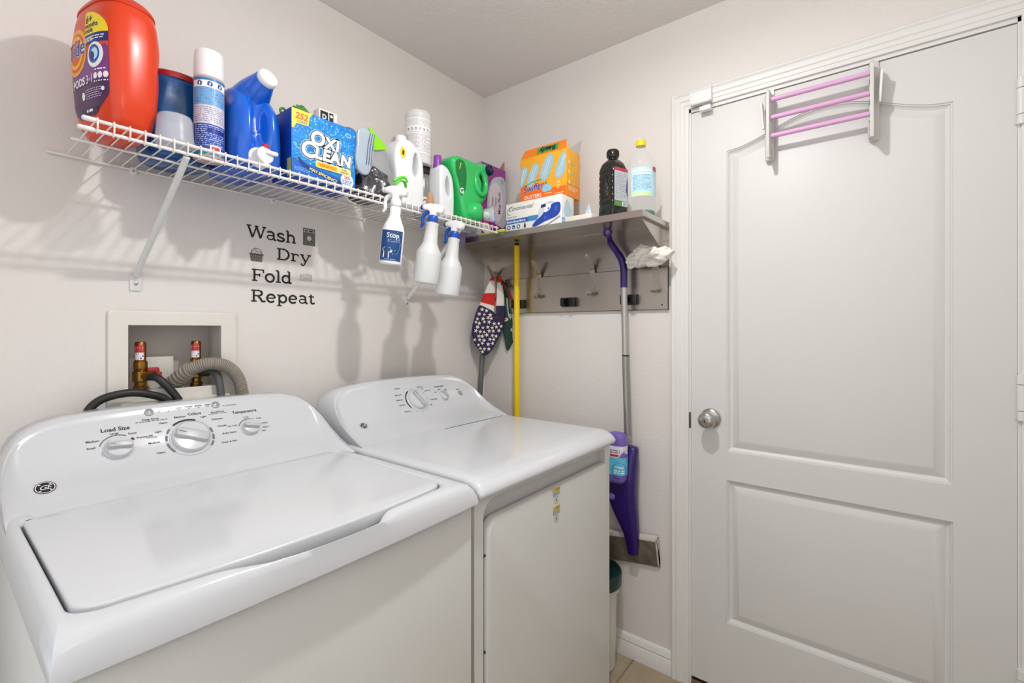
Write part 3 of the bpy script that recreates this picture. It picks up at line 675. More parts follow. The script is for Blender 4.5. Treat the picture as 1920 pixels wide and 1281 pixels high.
GL = {
 'W': (1.0, [([(.06, .70), (.29, .0)], TH), ([(.29, .0), (.50, .68)], TN), ([(.50, .68), (.72, 0)], TH), ([(.72, 0), (.93, .70)], TN), ([(-.03, .70), (.22, .70)], TN), ([(.40, .70), (.60, .70)], TN), ([(.80, .70), (1.03, .70)], TN)]),
 'a': (.56, [(Ee(.22, .36, .19, .14, 150, 0)+[(.41, .12)]+Ee(.50, .12, .09, .10, 180, 300), TH), (Ee(.22, .15, .17, .13, 60, 330)+[(.41, .14)], TN), ([(.41, .29), (.30, .28)], TN)]),
 's': (.48, [(Ee(.22, .37, .17, .12, 40, 200)+[(.12, .29), (.30, .21)]+Ee(.22, .13, .19, .12, 40, -150), TH), ([(.38, .50), (.38, .38)], TN), ([(.03, .0), (.03, .14)], TN)]),
 'h': (.62, [([(.12, 0), (.12, .72)], TH), (Ee(.30, .30, .18, .18, 150, 0)+[(.48, 0)], TH), ([(.0, .72), (.12, .72)], TN), ([(0, .02), (.24, .02)], TN), ([(.36, .02), (.60, .02)], TN)]),
 'D': (.72, [([(.13, 0), (.13, .70)], TH), ([(.0, .68), (.34, .68)]+Ee(.34, .35, .30, .33, 90, -90)+[(0, .02)], TN), (Ee(.34, .35, .30, .32, 60, -60), TH)]),
 'r': (.50, [([(.13, 0), (.13, .48)], TH), (Ee(.31, .28, .18, .18, 165, 50), TN), (Ee(.40, .40, .03, .03, 0, 360), .05), ([(0, .47), (.13, .47)], TN), ([(0, .02), (.28, .02)], TN)]),
 'y': (.60, [([(.08, .48), (.30, .02)], TH), ([(.52, .48), (.30, .02), (.22, -.16)]+Ee(.13, -.14, .09, .07, -20, -150), TN), (Ee(.07, -.13, .03, .03, 0, 360), .05), ([(-.02, .48), (.20, .48)], TN), ([(.40, .48), (.62, .48)], TN)]),
 'F': (.66, [([(.13, 0), (.13, .70)], TH), ([(0, .68), (.60, .68), (.60, .50)], TN), ([(.13, .37), (.40, .37)], TN), ([(.40, .46), (.40, .27)], TN), ([(0, .02), (.28, .02)], TN)]),
 'o': (.54, [(Ee(.25, .24, .22, .24, 0, 360, 26), TH)]),
 'l': (.30, [([(.14, 0), (.14, .72)], TH), ([(0, .72), (.14, .72)], TN), ([(0, .02), (.29, .02)], TN)]),
 'd': (.60, [(Ee(.23, .24, .20, .23, 40, 320), TH), ([(.42, .72), (.42, .02), (.56, .02)], TH), ([(.30, .72), (.42, .72)], TN)]),
 'R': (.74, [([(.13, 0), (.13, .70)], TH), ([(0, .68), (.36, .68)]+Ee(.36, .52, .19, .16, 90, -90)+[(.13, .36)], TN), ([(.34, .36), (.50, .14)]+Ee(.62, .12, .11, .11, 190, 330), TH), ([(0, .02), (.28, .02)], TN), (Ee(.36, .52, .19, .15, 60, -60), TH)]),
 'e': (.54, [(Ee(.25, .24, .21, .24, 5, 320, 24), TH), ([(.05, .25), (.46, .25)], TN)]),
 'p': (.60, [([(.12, -.20), (.12, .48)], TH), (Ee(.32, .24, .19, .23, 150, -150, 24), TH), ([(0, .47), (.12, .47)], TN), ([(0, -.20), (.26, -.20)], TN)]),
 't': (.42, [([(.15, .62), (.15, .12)]+Ee(.26, .12, .11, .11, 180, 340), TH), ([(0, .47), (.34, .47)], TN)]),
}
def word(mb, s_, x, z, em, sx, m=INK):
    for i, ch in enumerate(s_):
        wd, st = GL[ch]
        for j, (p, th) in enumerate(st): stroke(mb, [(x+px*em*sx, z+py*em) for px, py in p], th*em, m, mpA, .0006+.00004*j)
        x += (wd+.04)*em*sx
    return x
def decal(name, label, text, x, z, em, x1):
    wsum = sum(GL[c][0]+.04 for c in text)*em; b = MB(); word(b, text, x, z, em, (x1-x)/wsum)
    return tag(b.build(name), label, 'wall decal', None)
decal('wall_lettering', 'black vinyl word Wash, top line of the wall lettering', 'Wash', -1.093, 1.556, .051, -.938)
decal('wall_lettering', 'black vinyl word Dry, second line of the wall lettering', 'Dry', -1.003, 1.497, .051, -.888)
decal('wall_lettering', 'black vinyl word Fold, third line of the wall lettering', 'Fold', -1.079, 1.423, .051, -.951)
decal('wall_lettering', 'black vinyl word Repeat, bottom line of the wall lettering', 'Repeat', -1.081, 1.359, .0505, -.871)
DG = ink('4a4a49')
b = MB(); x0, x1, z0, z1 = -.9165, -.875, 1.556, 1.613
b.poly(rrect(x0, z0, x1, z1, .002), ink('6b6a67'), mpA, o=.0005); b.rect(x0+.003, z1-.013, x1-.003, z1-.004, mat('wall_show', 'c9c4be', .6), mpA, .0008)
b.rect(x0+.006, z1-.011, x0+.016, z1-.006, INK, mpA, .001); b.rect(x0+.020, z1-.011, x1-.006, z1-.006, INK, mpA, .001)
cx_, cz_ = (x0+x1)/2, z0+.024
for r, m_ in ((.0165, INK), (.0150, ink('8a8884')), (.0125, DG), (.0085, mat('wall_show', 'c9c4be', .6))): b.poly(ell(cx_, cz_, r, r, 28), m_, mpA, o=.0008+.0002*(.0165-r)*300)
for e in ((x0, z0, x1, z0+.0012), (x0, z1-.0012, x1, z1), (x0, z0, x0+.0012, z1), (x1-.0012, z0, x1, z1)): b.rect(*e, INK, mpA, .001)
tag(b.build('washer_decal'), 'small black decal of a front-load washer after the word Wash', 'wall decal')
b = MB(); x0, x1, z0, z1 = -1.086, -1.045, 1.483, 1.524; m_ = ink('2c2927')
cx_ = (x0+x1)/2; stroke(b, Ee(cx_, z0+.022, .0165, .019, 0, 180, 16), .0014, m_, mpA, .0006); stroke(b, Ee(cx_-.004, z0+.022, .010, .013, 10, 170, 10), .001, m_, mpA, .0006); stroke(b, Ee(cx_+.005, z0+.022, .010, .009, 10, 170, 10), .001, m_, mpA, .0006); stroke(b, Ee(cx_, z0+.022, .006, .016, 60, 150, 8), .0008, m_, mpA, .0006)
stroke(b, [(x0-.001, z0+.023), (x1+.001, z0+.022)], .0028, m_, mpA, .0007)
b.poly([(x0+.004, z0), (x1-.005, z0), (x1-.002, z0+.021), (x0+.001, z0+.021)], ink('8b7d79'), mpA, o=.0005)
for k in range(5): stroke(b, [(x0+.003-.0005*k, z0+.001+.0045*k), (x1-.004+.0005*k, z0+.001+.0045*k)], .0008, m_, mpA, .0007)
for k in range(7): stroke(b, [(x0+.004+.0055*k, z0), (x0+.0025+.0058*k, z0+.021)], .0006, m_, mpA, .0008)
tag(b.build('basket_decal'), 'small black decal of a laundry basket before the word Dry', 'wall decal')
b = MB(); x0, x1, z0, z1 = -.927, -.886, 1.436, 1.457
for k in range(6): z = z0+(z1-z0)*k/5; stroke(b, [(x0+.001*(k % 2), z), (x1-.001, z-.0005)], .0009, ink('5c5855'), mpA, .0006)
for x in (x0, x1-.001): stroke(b, [(x, z0), (x, z1)], .0009, ink('5c5855'), mpA, .0006)
tag(b.build('folded_laundry_decal'), 'small line decal of folded laundry after the word Fold', 'wall decal')
# ============================================================ DOOR ITEMS
t = thing('over_door_rack', 'grey over-door hanger with three lilac bars at the top of the door', 'rack', (0, -1.375, 2.046)); ro = (0, -1.375, 2.046)
LIL = mat('lilac_bar', 'd8a6d0', .35)
for y, s_ in ((-1.240, 1), (-1.507, -1)):
    b = MB()
    b.box(-.0065, y-.011, 1.985, -.0022, y+.011, 2.049, mat('strap_metal', 'd8d5d2', .25, metal=.6), .0008, 1); b.box(-.006, y-.011, 2.0475, .042, y+.011, 2.0495, mat('strap_metal'), .0004, 1)
    b.prism(rrect(y-.012, 1.818, y+.012, 2.030, .004), .0025, .020, PLG, mp=lambda a, z, o: Vector((-o, a, z)), bev=.003)
    b.prism([(-.018, 1.822), (-.070, 1.813), (-.0735, 1.832), (-.0735, 2.018), (-.062, 2.028), (-.018, 2.030)], y-.004*s_-.0045, y-.004*s_+.0045, PLG, mp=lambda x, z, o: Vector((x, o, z)), bev=.0015)
    b.prism([(-.030, 1.822), (-.048, 1.860), (-.040, 1.862), (-.022, 1.826)], y-.011*s_-.003, y-.011*s_+.003, PLG, mp=lambda x, z, o: Vector((x, o, z)), bev=.001)
    br = wbuild(b, 'side_bracket', t, ro)
    b = MB(); b.prism([(-.058, 1.998), (-.020, 1.998), (-.032, 1.915), (-.045, 1.915)], 0, .006, PLW, mp=lambda x, z, o, y=y, s_=s_: Vector((x, y+s_*(.010+o+(z-1.915)*.06), z)), bev=.0015)
    wbuild(b, 'folding_tab', t, ro)
for z, x in ((1.998, -.052), (1.941, -.052), (1.883, -.052)):
    b = MB(); b.cyl((x, -1.243, z), (x, -1.504, z), .0076, LIL, 16); wbuild(b, 'bar', t, ro)
b = MB(); b.box(-.030, -1.062, 2.066, -.0005, -.993, 2.106, PLW, .0015); b.box(-.0295, -1.0615, 2.062, -.004, -.9935, 2.067, PLG, .001, 1); b.box(-.030, -1.0645, 2.064, -.020, -1.0615, 2.118, PLW, .001, 1)
t = thing('door_latch_guard', 'small white plastic latch at the top left of the door frame', 'latch', (0, -1.03, 2.06)); wbuild(b, 'housing', t, (0, -1.03, 2.06))
b = MB(); b.box(-.034, -1.063, 2.033, -.012, -1.025, 2.0485, PLW, .003); b.box(-.014, -1.058, 2.040, -.008, -1.03, 2.066, PLG, .001); wbuild(b, 'latch_tongue', t, (0, -1.03, 2.06))
# ============================================================ THINGS ON THE WIRE SHELF
Z0 = 1.6885
def lab_poly(b, mp, pts, m, o=.0006, rings=5): return b.fan(pts, m, mp, o, rings)
# ---- orange tub
t = thing('detergent_tub', 'large orange laundry pod tub with a purple label at the wire shelf end', 'detergent tub', (-1.440, -.178, Z0), 11)
ORG = mat('orange_plastic', 'd63c12', .3, coat=.1); ORD = mat('orange_lid', 'cf3810', .3)
H = .305
sf = Surf([(0, .030, .062, 0, 0, 2.5), (.003, .036, .068, 0, 0, 2.6), (.024, .0475, .0825, 0, 0, 2.8), (.065, .0545, .0925, 0, 0, 3), (.13, .0575, .0965, 0, 0, 3.1), (.20, .0590, .0970, 0, 0, 3.1), (.250, .0560, .0930, 0, 0, 2.9), (.270, .0525, .0885, 0, 0, 2.8)], 5)
def dent_(p):
    q = p.copy(); f = math.exp(-((p.z-.16)/.016)**2)*max(0, (p.x-.035)/.02)*.005
    q.x -= min(f, .006); return q
b = MB(); sf.mesh(b, ORG, 64, dent_); b.build('tub_body', t, smooth=50)
lid = Surf([(.2702, .0530, .0890, 0, 0, 2.8), (.2705, .0540, .0900, 0, 0, 2.8), (.278, .0525, .0875, 0, 0, 2.8), (.291, .044, .077, 0, 0, 2.7), (.301, .032, .062, 0, 0, 2.5), (.306, .015, .04, 0, 0, 2.3), (.3065, .001, .002, 0, 0, 2)], 3)
b = MB(); lid.mesh(b, ORD, 64); b.build('lid', t, smooth=40)
mp = sf.mp(R(180), .14, 0)           # u=0 at the middle of the broad face, +u towards the viewer
b = MB()
def lside(v): return .080-.000-3.2*max(0, (.075-v))**1.35 - 6*max(0, v-.225)**1.35
vs = [.035+k*(.262-.035)/26 for k in range(27)]
PURP = ink('4b2a55', .35); PUR2 = ink('7c3f86', .35)
def band(v0, v1, m, o, u0=-.082, f=lambda v: 0):
    vv = [v0+(v1-v0)*k/14 for k in range(15)]
    b.grid([[mp(max(u0, -lside(v)-.0)+(lside(v)-max(u0, -lside(v)))*i/20, v, o) for i in range(21)] for v in vv], m)
band(.035, .148, PURP, .0006); band(.148, .262, ink('d9502a', .35), .0006)
b.grid([[mp(-.07+(lside(.14)+.07)*i/24, v+(.012*math.sin(i*.9)+i*.0006 if v > .13 else 0), .0009) for i in range(25)] for v in (.105, .150)], PUR2)
yl = [(.012, .196), (.079, .199)]+[(.012+.067*math.cos(R(a)), .199+.052*math.sin(R(a))) for a in range(0, 91, 10)]+[(.012, .251)]
b.grid([[mp(.010+(.070*math.cos(R(a)))*i/8, .200+.052*math.sin(R(a)), .0010) for i in range(9)] for a in range(0, 88, 8)], ink('f3d81d', .35))
b.grid([[mp(.010+.070*i/8, v, .0011) for i in range(9)] for v in (.180, .200)], ink('1d2f7c', .35))
b.text('6+', .026, .226, .024, ink('1d2040'), mp, .0014, off=.02); b.text('months', .034, .215, .015, ink('1d2040'), mp, .0014, off=.02); b.text('mois', .027, .204, .015, ink('1d2040'), mp, .0014, off=.02); b.text('100%', .026, .185, .014, WINK, mp, .0014, off=.02)
fineprint(b, mp, .040, .186, .072, .196, 2, WINK, .0014, .4)
for r, m_, o in ((.048, ink('f0a81e'), .0012), (.040, ink('e05a22'), .0014), (.034, ink('f4bb2a'), .0016), (.026, ink('e05a22'), .0018)): lab_poly(b, mp, ell(-.030, .176, r, r*1.02, 30), m_, o)
b.text('Tide', -.028, .166, .048, WINK, mp, .0021, off=.035, shear=.1, sx=.95); b.text('Tide', -.028, .166, .048, ink('1b3c96'), mp, .0024, off=.008, shear=.1, sx=.95)
lab_poly(b, mp, ell(.046, .155, .024, .026, 26), WINK, .0014); lab_poly(b, mp, ell(.044, .157, .017, .019, 22), ink('1f5fae'), .0017); lab_poly(b, mp, ell(.047, .157, .010, .012, 18), ink('bfe3f2'), .002); lab_poly(b, mp, ell(.040, .153, .007, .009, 16), ink('153070'), .0022)
b.text('PODS', -.022, .102, .022, WINK, mp, .0014, off=.03); b.text('3', .017, .101, .025, WINK, mp, .0014); b.text('in', .0265, .106, .009, WINK, mp, .0014); b.text('1', .0345, .101, .025, WINK, mp, .0014)
for k in range(3): lab_poly(b, mp, ell(.047+.0135*k, .112, .0058, .0066, 14), WINK, .0014, 2); fineprint(b, mp, .042+.0135*k, .098, .052+.0135*k, .103, 1, WINK, .0014)
fineprint(b, mp, .045, .122, .074, .127, 1, WINK, .0014); fineprint(b, mp, .006, .068, .064, .090, 5, ink('b9a9c2'), .0014, .45); lab_poly(b, mp, ell(.067, .084, .004, .0045, 10), WINK, .0014, 2); lab_poly(b, mp, ell(-.003, .078, .006, .009, 12), WINK, .0014, 2)
b.rect(-.02, .040, .050, .052, ink('3a2147'), mp, .0012, 6); fineprint(b, mp, .004, .042, .032, .050, 1, WINK, .0016, .6)
b.build('front_label', t)
# ---- blue tub with red lid
t = thing('detergent_tub', 'dark blue detergent tub with a red lid, behind the orange tub and the spray can', 'detergent tub', (-1.308, -.094, Z0))
BLU = mat('blue_plastic', '06508f', .2, coat=.2)
sf = Surf([(0, .060, .060, 0, 0, 2.3), (.006, .070, .070, 0, 0, 2.3), (.03, .075, .075, 0, 0, 2.3), (.10, .076, .076, 0, 0, 2.3), (.17, .079, .079, 0, 0, 2.3), (.188, .082, .082, 0, 0, 2.3), (.195, .080, .080, 0, 0, 2.3)], 4)
def dent2(p):
    a = math.atan2(p.y, p.x); s_ = 0
    for c in (-110, -20, 200): d = (math.degrees(a)-c+180) % 360-180; s_ += math.exp(-(d/20)**2)
    f = 1-.10*s_*max(0, min(1, (.17-p.z)/.03))*max(0, min(1, (p.z-.04)/.03)); return Vector((p.x*f, p.y*f, p.z))
b = MB(); sf.mesh(b, BLU, 60, dent2); b.build('tub_body', t, smooth=60)
b = MB(); b.lathe([(0, .195), (.083, .195), (.0845, .198), (.0845, .207), (.082, .210), (.04, .212), (0, .212)], ink('a81f26', .3), 48); b.build('lid', t)
# ---- measuring cup, upside down
CLR = mat('clear_plastic', 'd9dee6', .12, alpha=.42, ior=1.3); FROST = mat('frosted_plastic', 'e4e7ee', .3, alpha=.26, noise=(12, 'cfd3dc', .5, None))
t = tag(MB().lathe([(.0375, 0), (.0385, .002), (.038, .004), (.036, .02), (.0335, .058), (.031, .064), (.001, .066), (0, .066), (0, .0648), (.030, .063), (.0325, .057), (.035, .02), (.037, .001), (.0375, 0)], FROST, 40).build('measuring_cup', loc=(-1.3545, -.262, Z0+.0005)), 'frosted plastic measuring cup turned upside down in front of the red-lidded tub', 'cup')
# ---- aerosol can
t = thing('aerosol_can', 'tall spray can with a white cap and blue and white label, before the blue jug', 'spray can', (-1.270, -.215, Z0), 0)
SIL = mat('tin', 'c9c9cc', .25, metal=1)
b = MB(); b.lathe([(0, .002), (.030, .002), (.0325, 0), (.0335, .003), (.0325, .006), (.0325, .190), (.0335, .193), (.0325, .196), (.029, .2)], mat('can_body', 'b9a6a0', .3), 40); b.build('can_body', t)
b = MB(); b.lathe([(.0315, .196), (.0322, .197), (.0322, .205), (.031, .255), (.0295, .262), (.024, .265), (0, .266)], PLW, 40); b.build('cap', t)
sf = Surf([(0, .0328, .0328, 0, 0, 2), (.3, .0328, .0328, 0, 0, 2)]); mp = sf.mp(R(-105), .1, 0)
b = MB(); W_ = .040
def strip_(v0, v1, m, u0=-W_, u1=W_, o=.0003): b.rect(u0, v0, u1, v1, m, mp, o, 14)
strip_(.006, .020, ink('1f86a8')); strip_(.020, .080, ink('2d4fa6')); strip_(.080, .125, ink('d3d0dd')); strip_(.125, .168, ink('6fa3d2')); strip_(.168, .188, WINK); strip_(.184, .190, ink('2f7fb5'), o=.0006)
fineprint(b, mp, -.034, .026, .034, .078, 11, ink('b9c6ea'), .0007, .4, 3); fineprint(b, mp, -.036, .084, .036, .122, 8, ink('8f8aa8'), .0007, .4, 4); fineprint(b, mp, -.034, .129, .034, .165, 5, ink('4f86bd'), .0007, .4, 5)
strip_(.060, .070, ink('1c2f8c'), -.006, .036, .0008); b.rect(.0, .010, .024, .030, WINK, mp, .0008, 5); b.rect(.003, .014, .021, .026, ink('c43c48'), mp, .001, 4)
for x in (-.022, .0, .022): b.poly([(x-.006, .172), (x+.004, .170), (x+.006, .178), (x, .183), (x-.005, .181)], ink('3f4f88'), mp, o=.0007)
b.build('label', t)
# ---- blue dispenser jug
t = thing('detergent_jug', 'big royal blue detergent jug with white screw cap and white tap', 'jug', (-1.165, -.155, Z0), 0)
BJ = mat('royal_blue_plastic', '0a60d0', .22, coat=.35, noise=(4, '0a55bf', .6, None))
sf = Surf([(0, .056, .098, 0, 0, 3.4), (.006, .063, .108, 0, 0, 3.6), (.03, .066, .112, 0, 0, 3.6), (.10, .066, .112, 0, 0, 3.4), (.15, .065, .108, 0, .002, 3.2), (.18, .060, .092, 0, .004, 3), (.205, .056, .075, -.002, .008, 2.9), (.226, .040, .048, .004, .004, 2.4), (.233, .012, .018, .01, 0, 2)], 6)
def dent3(p):
    q = p.copy()
    if p.y < 0:
        g = math.exp(-abs((p.x+.004)/.016)**3)*math.exp(-abs((p.z-.115)/.058)**4); q.y += .034*g
        g2 = math.exp(-((p.x-.030)/.012)**2)*math.exp(-abs((p.z-.125)/.055)**4); q.y -= .006*g2
        g3 = math.exp(-((p.x+.004)/.03)**2-((p.z-.035)/.03)**2); q.y += .018*g3
    return q
b = MB(); sf.mesh(b, BJ, 180, dent3)
b.tube(cat([(-.008, -.015, .178), (.0, -.055, .204), (.003, -.085, .217), (.006, -.112, .229)], 5), [.050-.0255*(k/15)**1.1 for k in range(16)], BJ, 28); b.build('jug_body', t, smooth=60)
ax = Vector((.12, -.93, .38)).normalized(); b = MB(); b.lathe([(0, 0), (.0235, 0), (.0245, .002), (.0245, .014), (.0225, .0165), (0, .017)], PLW, 36, axis=ax, org=(.008, -.110, .228))
for k in range(24): a = 2*PI*k/24
b.build('cap', t, smooth=40)
b = MB(); b.lathe([(0, 0), (.026, 0), (.026, .004), (.021, .006), (.019, .022), (.021, .024), (.021, .034), (.017, .037), (0, .037)], PLW, 30, axis=(.1, -1, .05), org=(-.006, -.100, .026)); b.cyl((-.003, -.130, .028), (-.001, -.130, .0025), .0085, PLW, 16)
b.box(-.003, -.143, .030, .026, -.132, .040, PLW, .003); tp = b.build('tap', t, smooth=40)
b = MB(); b.lathe([(0, 0), (.009, 0), (.009, .008), (.006, .010), (0, .010)], ink('c22b33'), 18, axis=(0, -.1, 1), org=(.0, -.128, .046)); b.build('tap_button', tp)
# ---- oxygen cleaner box
def carton(name, label, cat_, w, d, h, loc, rz, m, mside=None, edge=.0012):
    t = thing(name, label, cat_, loc, rz); b = MB(); b.box(-w/2, -d/2, 0, w/2, d/2, h, m, edge, 2); b.build('carton', t)
    fr = plane((-w/2, -d/2, 0), (1, 0, 0), (0, 0, 1), (0, -1, 0)); rt = plane((w/2, -d/2, 0), (0, 1, 0), (0, 0, 1), (1, 0, 0)); lf = plane((-w/2, d/2, 0), (0, -1, 0), (0, 0, 1), (-1, 0, 0)); return t, fr, rt, lf
OXB = mat('carton_blue', '0d3f9c', .4)
w_, h_ = .197, .186
t, fr, rt, lf = carton('powder_box', 'bright blue stain remover powder box with big white lettering', 'box', w_, .11, h_, (-.9935, -.214, Z0), 0, OXB)
BUB = mat('bubble_blue', '1587d8', .35, noise=(38, '1173c6', .9, None)); b = MB()
b.rect(.001, .001, w_-.001, h_-.001, BUB, fr, .0003)
b.poly([(.001, .001), (w_-.001, .001), (w_-.001, .022), (.10, .034), (.001, .052)], ink('1160bd'), fr, o=.0005)
rg = random.Random(3); c0 = (.10, .10)
for k in range(420):
    a = rg.uniform(0, 2*PI); r = rg.uniform(.05, .14); x, y = c0[0]+r*math.cos(a), c0[1]+r*math.sin(a)*.9
    if .004 < x < w_-.004 and .045 < y < h_-.004: q = rg.uniform(.0006, .0024); b.poly(ell(x, y, q, q, 8), ink('9fdcf7') if k % 3 else ink('5fb8ea'), fr, o=.0006)
for k in range(46):
    a = 2*PI*k/46; r0, r1 = .060, rg.uniform(.075, .125); dx, dy = math.cos(a), math.sin(a)*.9; x0, y0, x1, y1 = c0[0]+r0*dx, c0[1]+r0*dy, c0[0]+r1*dx, c0[1]+r1*dy
    x1 = min(max(x1, .004), w_-.004); y1 = min(max(y1, .05), h_-.004); stroke(b, [(x0, y0), (x1, y1)], .0014, ink('3fa9ea'), fr, .00065)
b.poly([(.001, h_-.001), (.060, h_-.001), (.052, h_-.012), (.048, h_-.038), (.014, h_-.040), (.008, h_-.052), (.001, h_-.056)], ink('f6e04a'), fr, o=.0008)
b.text('252', .028, h_-.026, .024, ink('d8631c'), fr, .0011, off=.035, shear=.2); b.text('LOADS', .030, h_-.036, .0095, ink('274a9e'), fr, .0011, off=.02, shear=.2)
for off_, m_, o_ in ((.140, ink('bfe9fb'), .0012), (.108, ink('22242c'), .0015), (.052, WINK, .0018), (.020, ink('14439c'), .0020), (.012, WINK, .0023)):
    for s_, x, y, sz, sp in (('O', .074, .104, .054, 1), ('XI', .119, .104, .044, 1.12), ('C', .046, .064, .062, 1), ('LEAN', .122, .067, .045, 1.12)):
        if m_.name == 'ink_14439c': continue
        b.text(s_, x, y, sz, m_, fr, o_, off=off_*.045/sz, shear=.12, sx=.96, spacing=sp)
b.poly(rrect(.068, .041, .180, .060, .006), ink('f7dc8a'), fr, o=.0024); b.poly(rrect(.072, .044, .136, .057, .004), ink('f2b92a'), fr, o=.0027); b.text('VERSATILE', .104, .0468, .0105, ink('cf6a12'), fr, .003, off=.025, shear=.1)
b.text('STAIN', .157, .0520, .0060, INKG, fr, .003, off=.02); b.text('REMOVER', .158, .0450, .0060, INKG, fr, .003, off=.02)
b.poly([(.018, .056), (.020, .045), (.028, .036), (.042, .028), (.150, .006), (.155, .018), (.060, .036), (.038, .042), (.024, .054)], ink('16357f'), fr, o=.0010)
b.text('MAX EFFICIENCY', .092, .0195, .0118, ink('17181c'), fr, .0012, off=.07, shear=.1, rot=-11.5, sx=.95); b.text('MAX EFFICIENCY', .092, .0195, .0118, ink('f5ee9a'), fr, .0015, off=.02, shear=.1, rot=-11.5, sx=.95)
b.poly(ell(.168, .026, .0215, .0215, 30), ink('d7e4ee'), fr, o=.0014); b.text('20%', .168, .030, .012, ink('d6453c'), fr, .0017, off=.03); fineprint(b, fr, .152, .013, .184, .028, 3, ink('5a6fa8'), .0017, .5)
b.poly(ell(.172, .162, .0095, .0065, 20), ink('bfe3f7'), fr, o=.0008, holes=[ell(.172, .162, .007, .0045, 20)]); fineprint(b, fr, .008, .018, .060, .030, 3, ink('8fc6ee'), .0009, .35)
b.build('front_print', t)
b = MB(); b.text('OXI CLEAN', .095, .035, .022, ink('0a1d4c'), plane((-w_/2, .055, 0), (0, 0, 1), (0, -1, 0), (-1, 0, 0)), .001, off=.05); b.rect(.088, .002, .1095, .050, ink('b9c05a'), lf, .0005); b.build('side_print', t)
# things peeping over the box
t = thing('scouring_ball', 'fuzzy green scrubbing pad lying on the blue powder box', 'scrubbing pad', (-1.020, -.180, Z0+.1865))
GR = mat('green_mesh', '4c8a35', .6); rg = random.Random(5); b = MB()
for k in range(70):
    a = rg.uniform(0, 2*PI); r = .030*math.sqrt(rg.random()); cx, cy = r*1.15*math.cos(a), r*.6*math.sin(a); hh = .050*(1-(r/.034)**2)+.003
    b.tube([(cx+.005*math.cos(q*PI/3+k), cy+.005*math.sin(q*PI/3+k), max(.0016, hh+.0035*math.sin(q*2.1+k))) for q in range(6)], .0013, GR, 4, closed=True)
o = b.build('fibre_loops', t); o['kind'] = 'stuff'
b = MB(); b.lathe([(0, .0005), (.030, .0005), (.031, .014), (.026, .034), (.014, .046), (0, .050)], GR, 24); b.X = None; b.build('core', t)
tag(MB().tube(cat([(-1.080, -.19, 1.885), (-1.083, -.19, 1.897), (-1.074, -.19, 1.903), (-1.067, -.19, 1.895), (-1.073, -.19, 1.888)], 4), .0035, GR, 8).build('green_tie', loc=(0, 0, -.0045)), 'small curl of green plastic at the left back corner of the blue powder box', 'tie')
t, fr, rt, lf = carton('small_carton', 'small white carton with black print behind the blue powder box', 'box', .062, .035, .272, (-.915, -.135, Z0), 0, mat('carton_white', 'e9e7e2', .5)); b = MB()
b.rect(.004, .216, .030, .266, INK, fr, .0005); b.text('D', .017, .242, .02, WINK, fr, .0009, off=.03); b.rect(.034, .227, .048, .267, INK, fr, .0005); b.poly(ell(.041, .257, .005, .005, 12), WINK, fr, o=.0008); b.build('front_print', t)
b = MB(); b.tube(cat([(-.040, 0, .0), (-.02, 0, .012), (.0, 0, .015), (.022, 0, .004)], 5), .012, mat('grey_fabric', '77707c', .7, bump=(80, .5, .002)), 12); tag(b.build('rolled_cloth', loc=(-.860, -.19, Z0+.1995)), 'grey-violet rolled cloth on the right end of the blue powder box', 'cloth')
# ---- bags
rg = random.Random(9)
from mathutils import noise as mnoise
def crumple(b, amp, sc, seed=0):
    b.v = [tuple(Vector(p)+Vector((mnoise.noise(Vector(p)*sc+Vector((seed, 0, 0))), mnoise.noise(Vector(p)*sc+Vector((0, seed+9, 0))), mnoise.noise(Vector(p)*sc+Vector((0, 0, seed+5)))))*amp) for p in b.v]
    return b
t = thing('bag_of_cloths', 'clear bag of black cloths with a bright green header, right of the blue powder box', 'bag', (-.810, -.215, Z0))
BC = mat('black_cloth_in_film', '26262a', .22, coat=.6, noise=(45, '4b4c52', .8, None), bump=(60, .6, .004))
sf = Surf([(.001, .050, .050, 0, 0, 2.6), (.012, .062, .062, 0, 0, 2.6), (.05, .066, .064, 0, 0, 2.5), (.08, .055, .055, -.004, 0, 2.4), (.10, .036, .036, -.01, 0, 2.2), (.108, .01, .01, -.012, 0, 2)], 6)
b = MB(); sf.mesh(b, BC, 48); crumple(b, .016, 28, 2); b.v = [(x, y, max(.0, z)) for x, y, z in b.v]; b.build('cloths', t, smooth=80)
FILM = mat('grey_film', 'a9adb2', .15, alpha=.55, coat=.5, bump=(40, .5, .003))
def vplane(y): return lambda x, z, o=0.: Vector((x, y-o, z))
pl = [(-.066, .100), (-.062, .185), (-.030, .212), (-.010, .207), (.040, .155), (.070, .082), (.062, .055), (.02, .06)]
b = MB(); b.prism([(p.x, p.y) for p in cat([(x, z, 0) for x, z in pl], 4, closed=True)], -.008, .012, FILM, mp=vplane(-.03), bev=.007); crumple(b, .006, 30, 4); b.build('film', t, smooth=80)
b = MB(); b.prism([(-.034, .215), (-.026, .217), (.030, .178), (.036, .168), (.012, .158), (-.012, .150), (-.018, .180)], .0135, .0165, mat('lime_print', '86d61c', .35), mp=vplane(-.03), bev=.0008); crumple(b, .004, 30, 4); b.build('header', t, smooth=60)
t = thing('zip_bag', 'clear zip bag with blue stripes between the blue powder box and the bag of cloths', 'bag', (-.864, -.276, Z0+.088))
b = MB(); b.prism([(p.x, p.y) for p in cat([(-.032, -.02, 0), (-.034, .06, 0), (-.022, .105, 0), (.012, .108, 0), (.024, .07, 0), (.020, .01, 0), (.004, -.03, 0)], 4, closed=True)], -.006, .006, mat('pale_blue_film', 'b4c3cf', .2, alpha=.8, coat=.4, bump=(30, .4, .003)), mp=lambda x, z, o: Vector((x, -o, z)), bev=.004); crumple(b, .004, 25, 8); b.build('pouch', t, smooth=80)
b = MB()
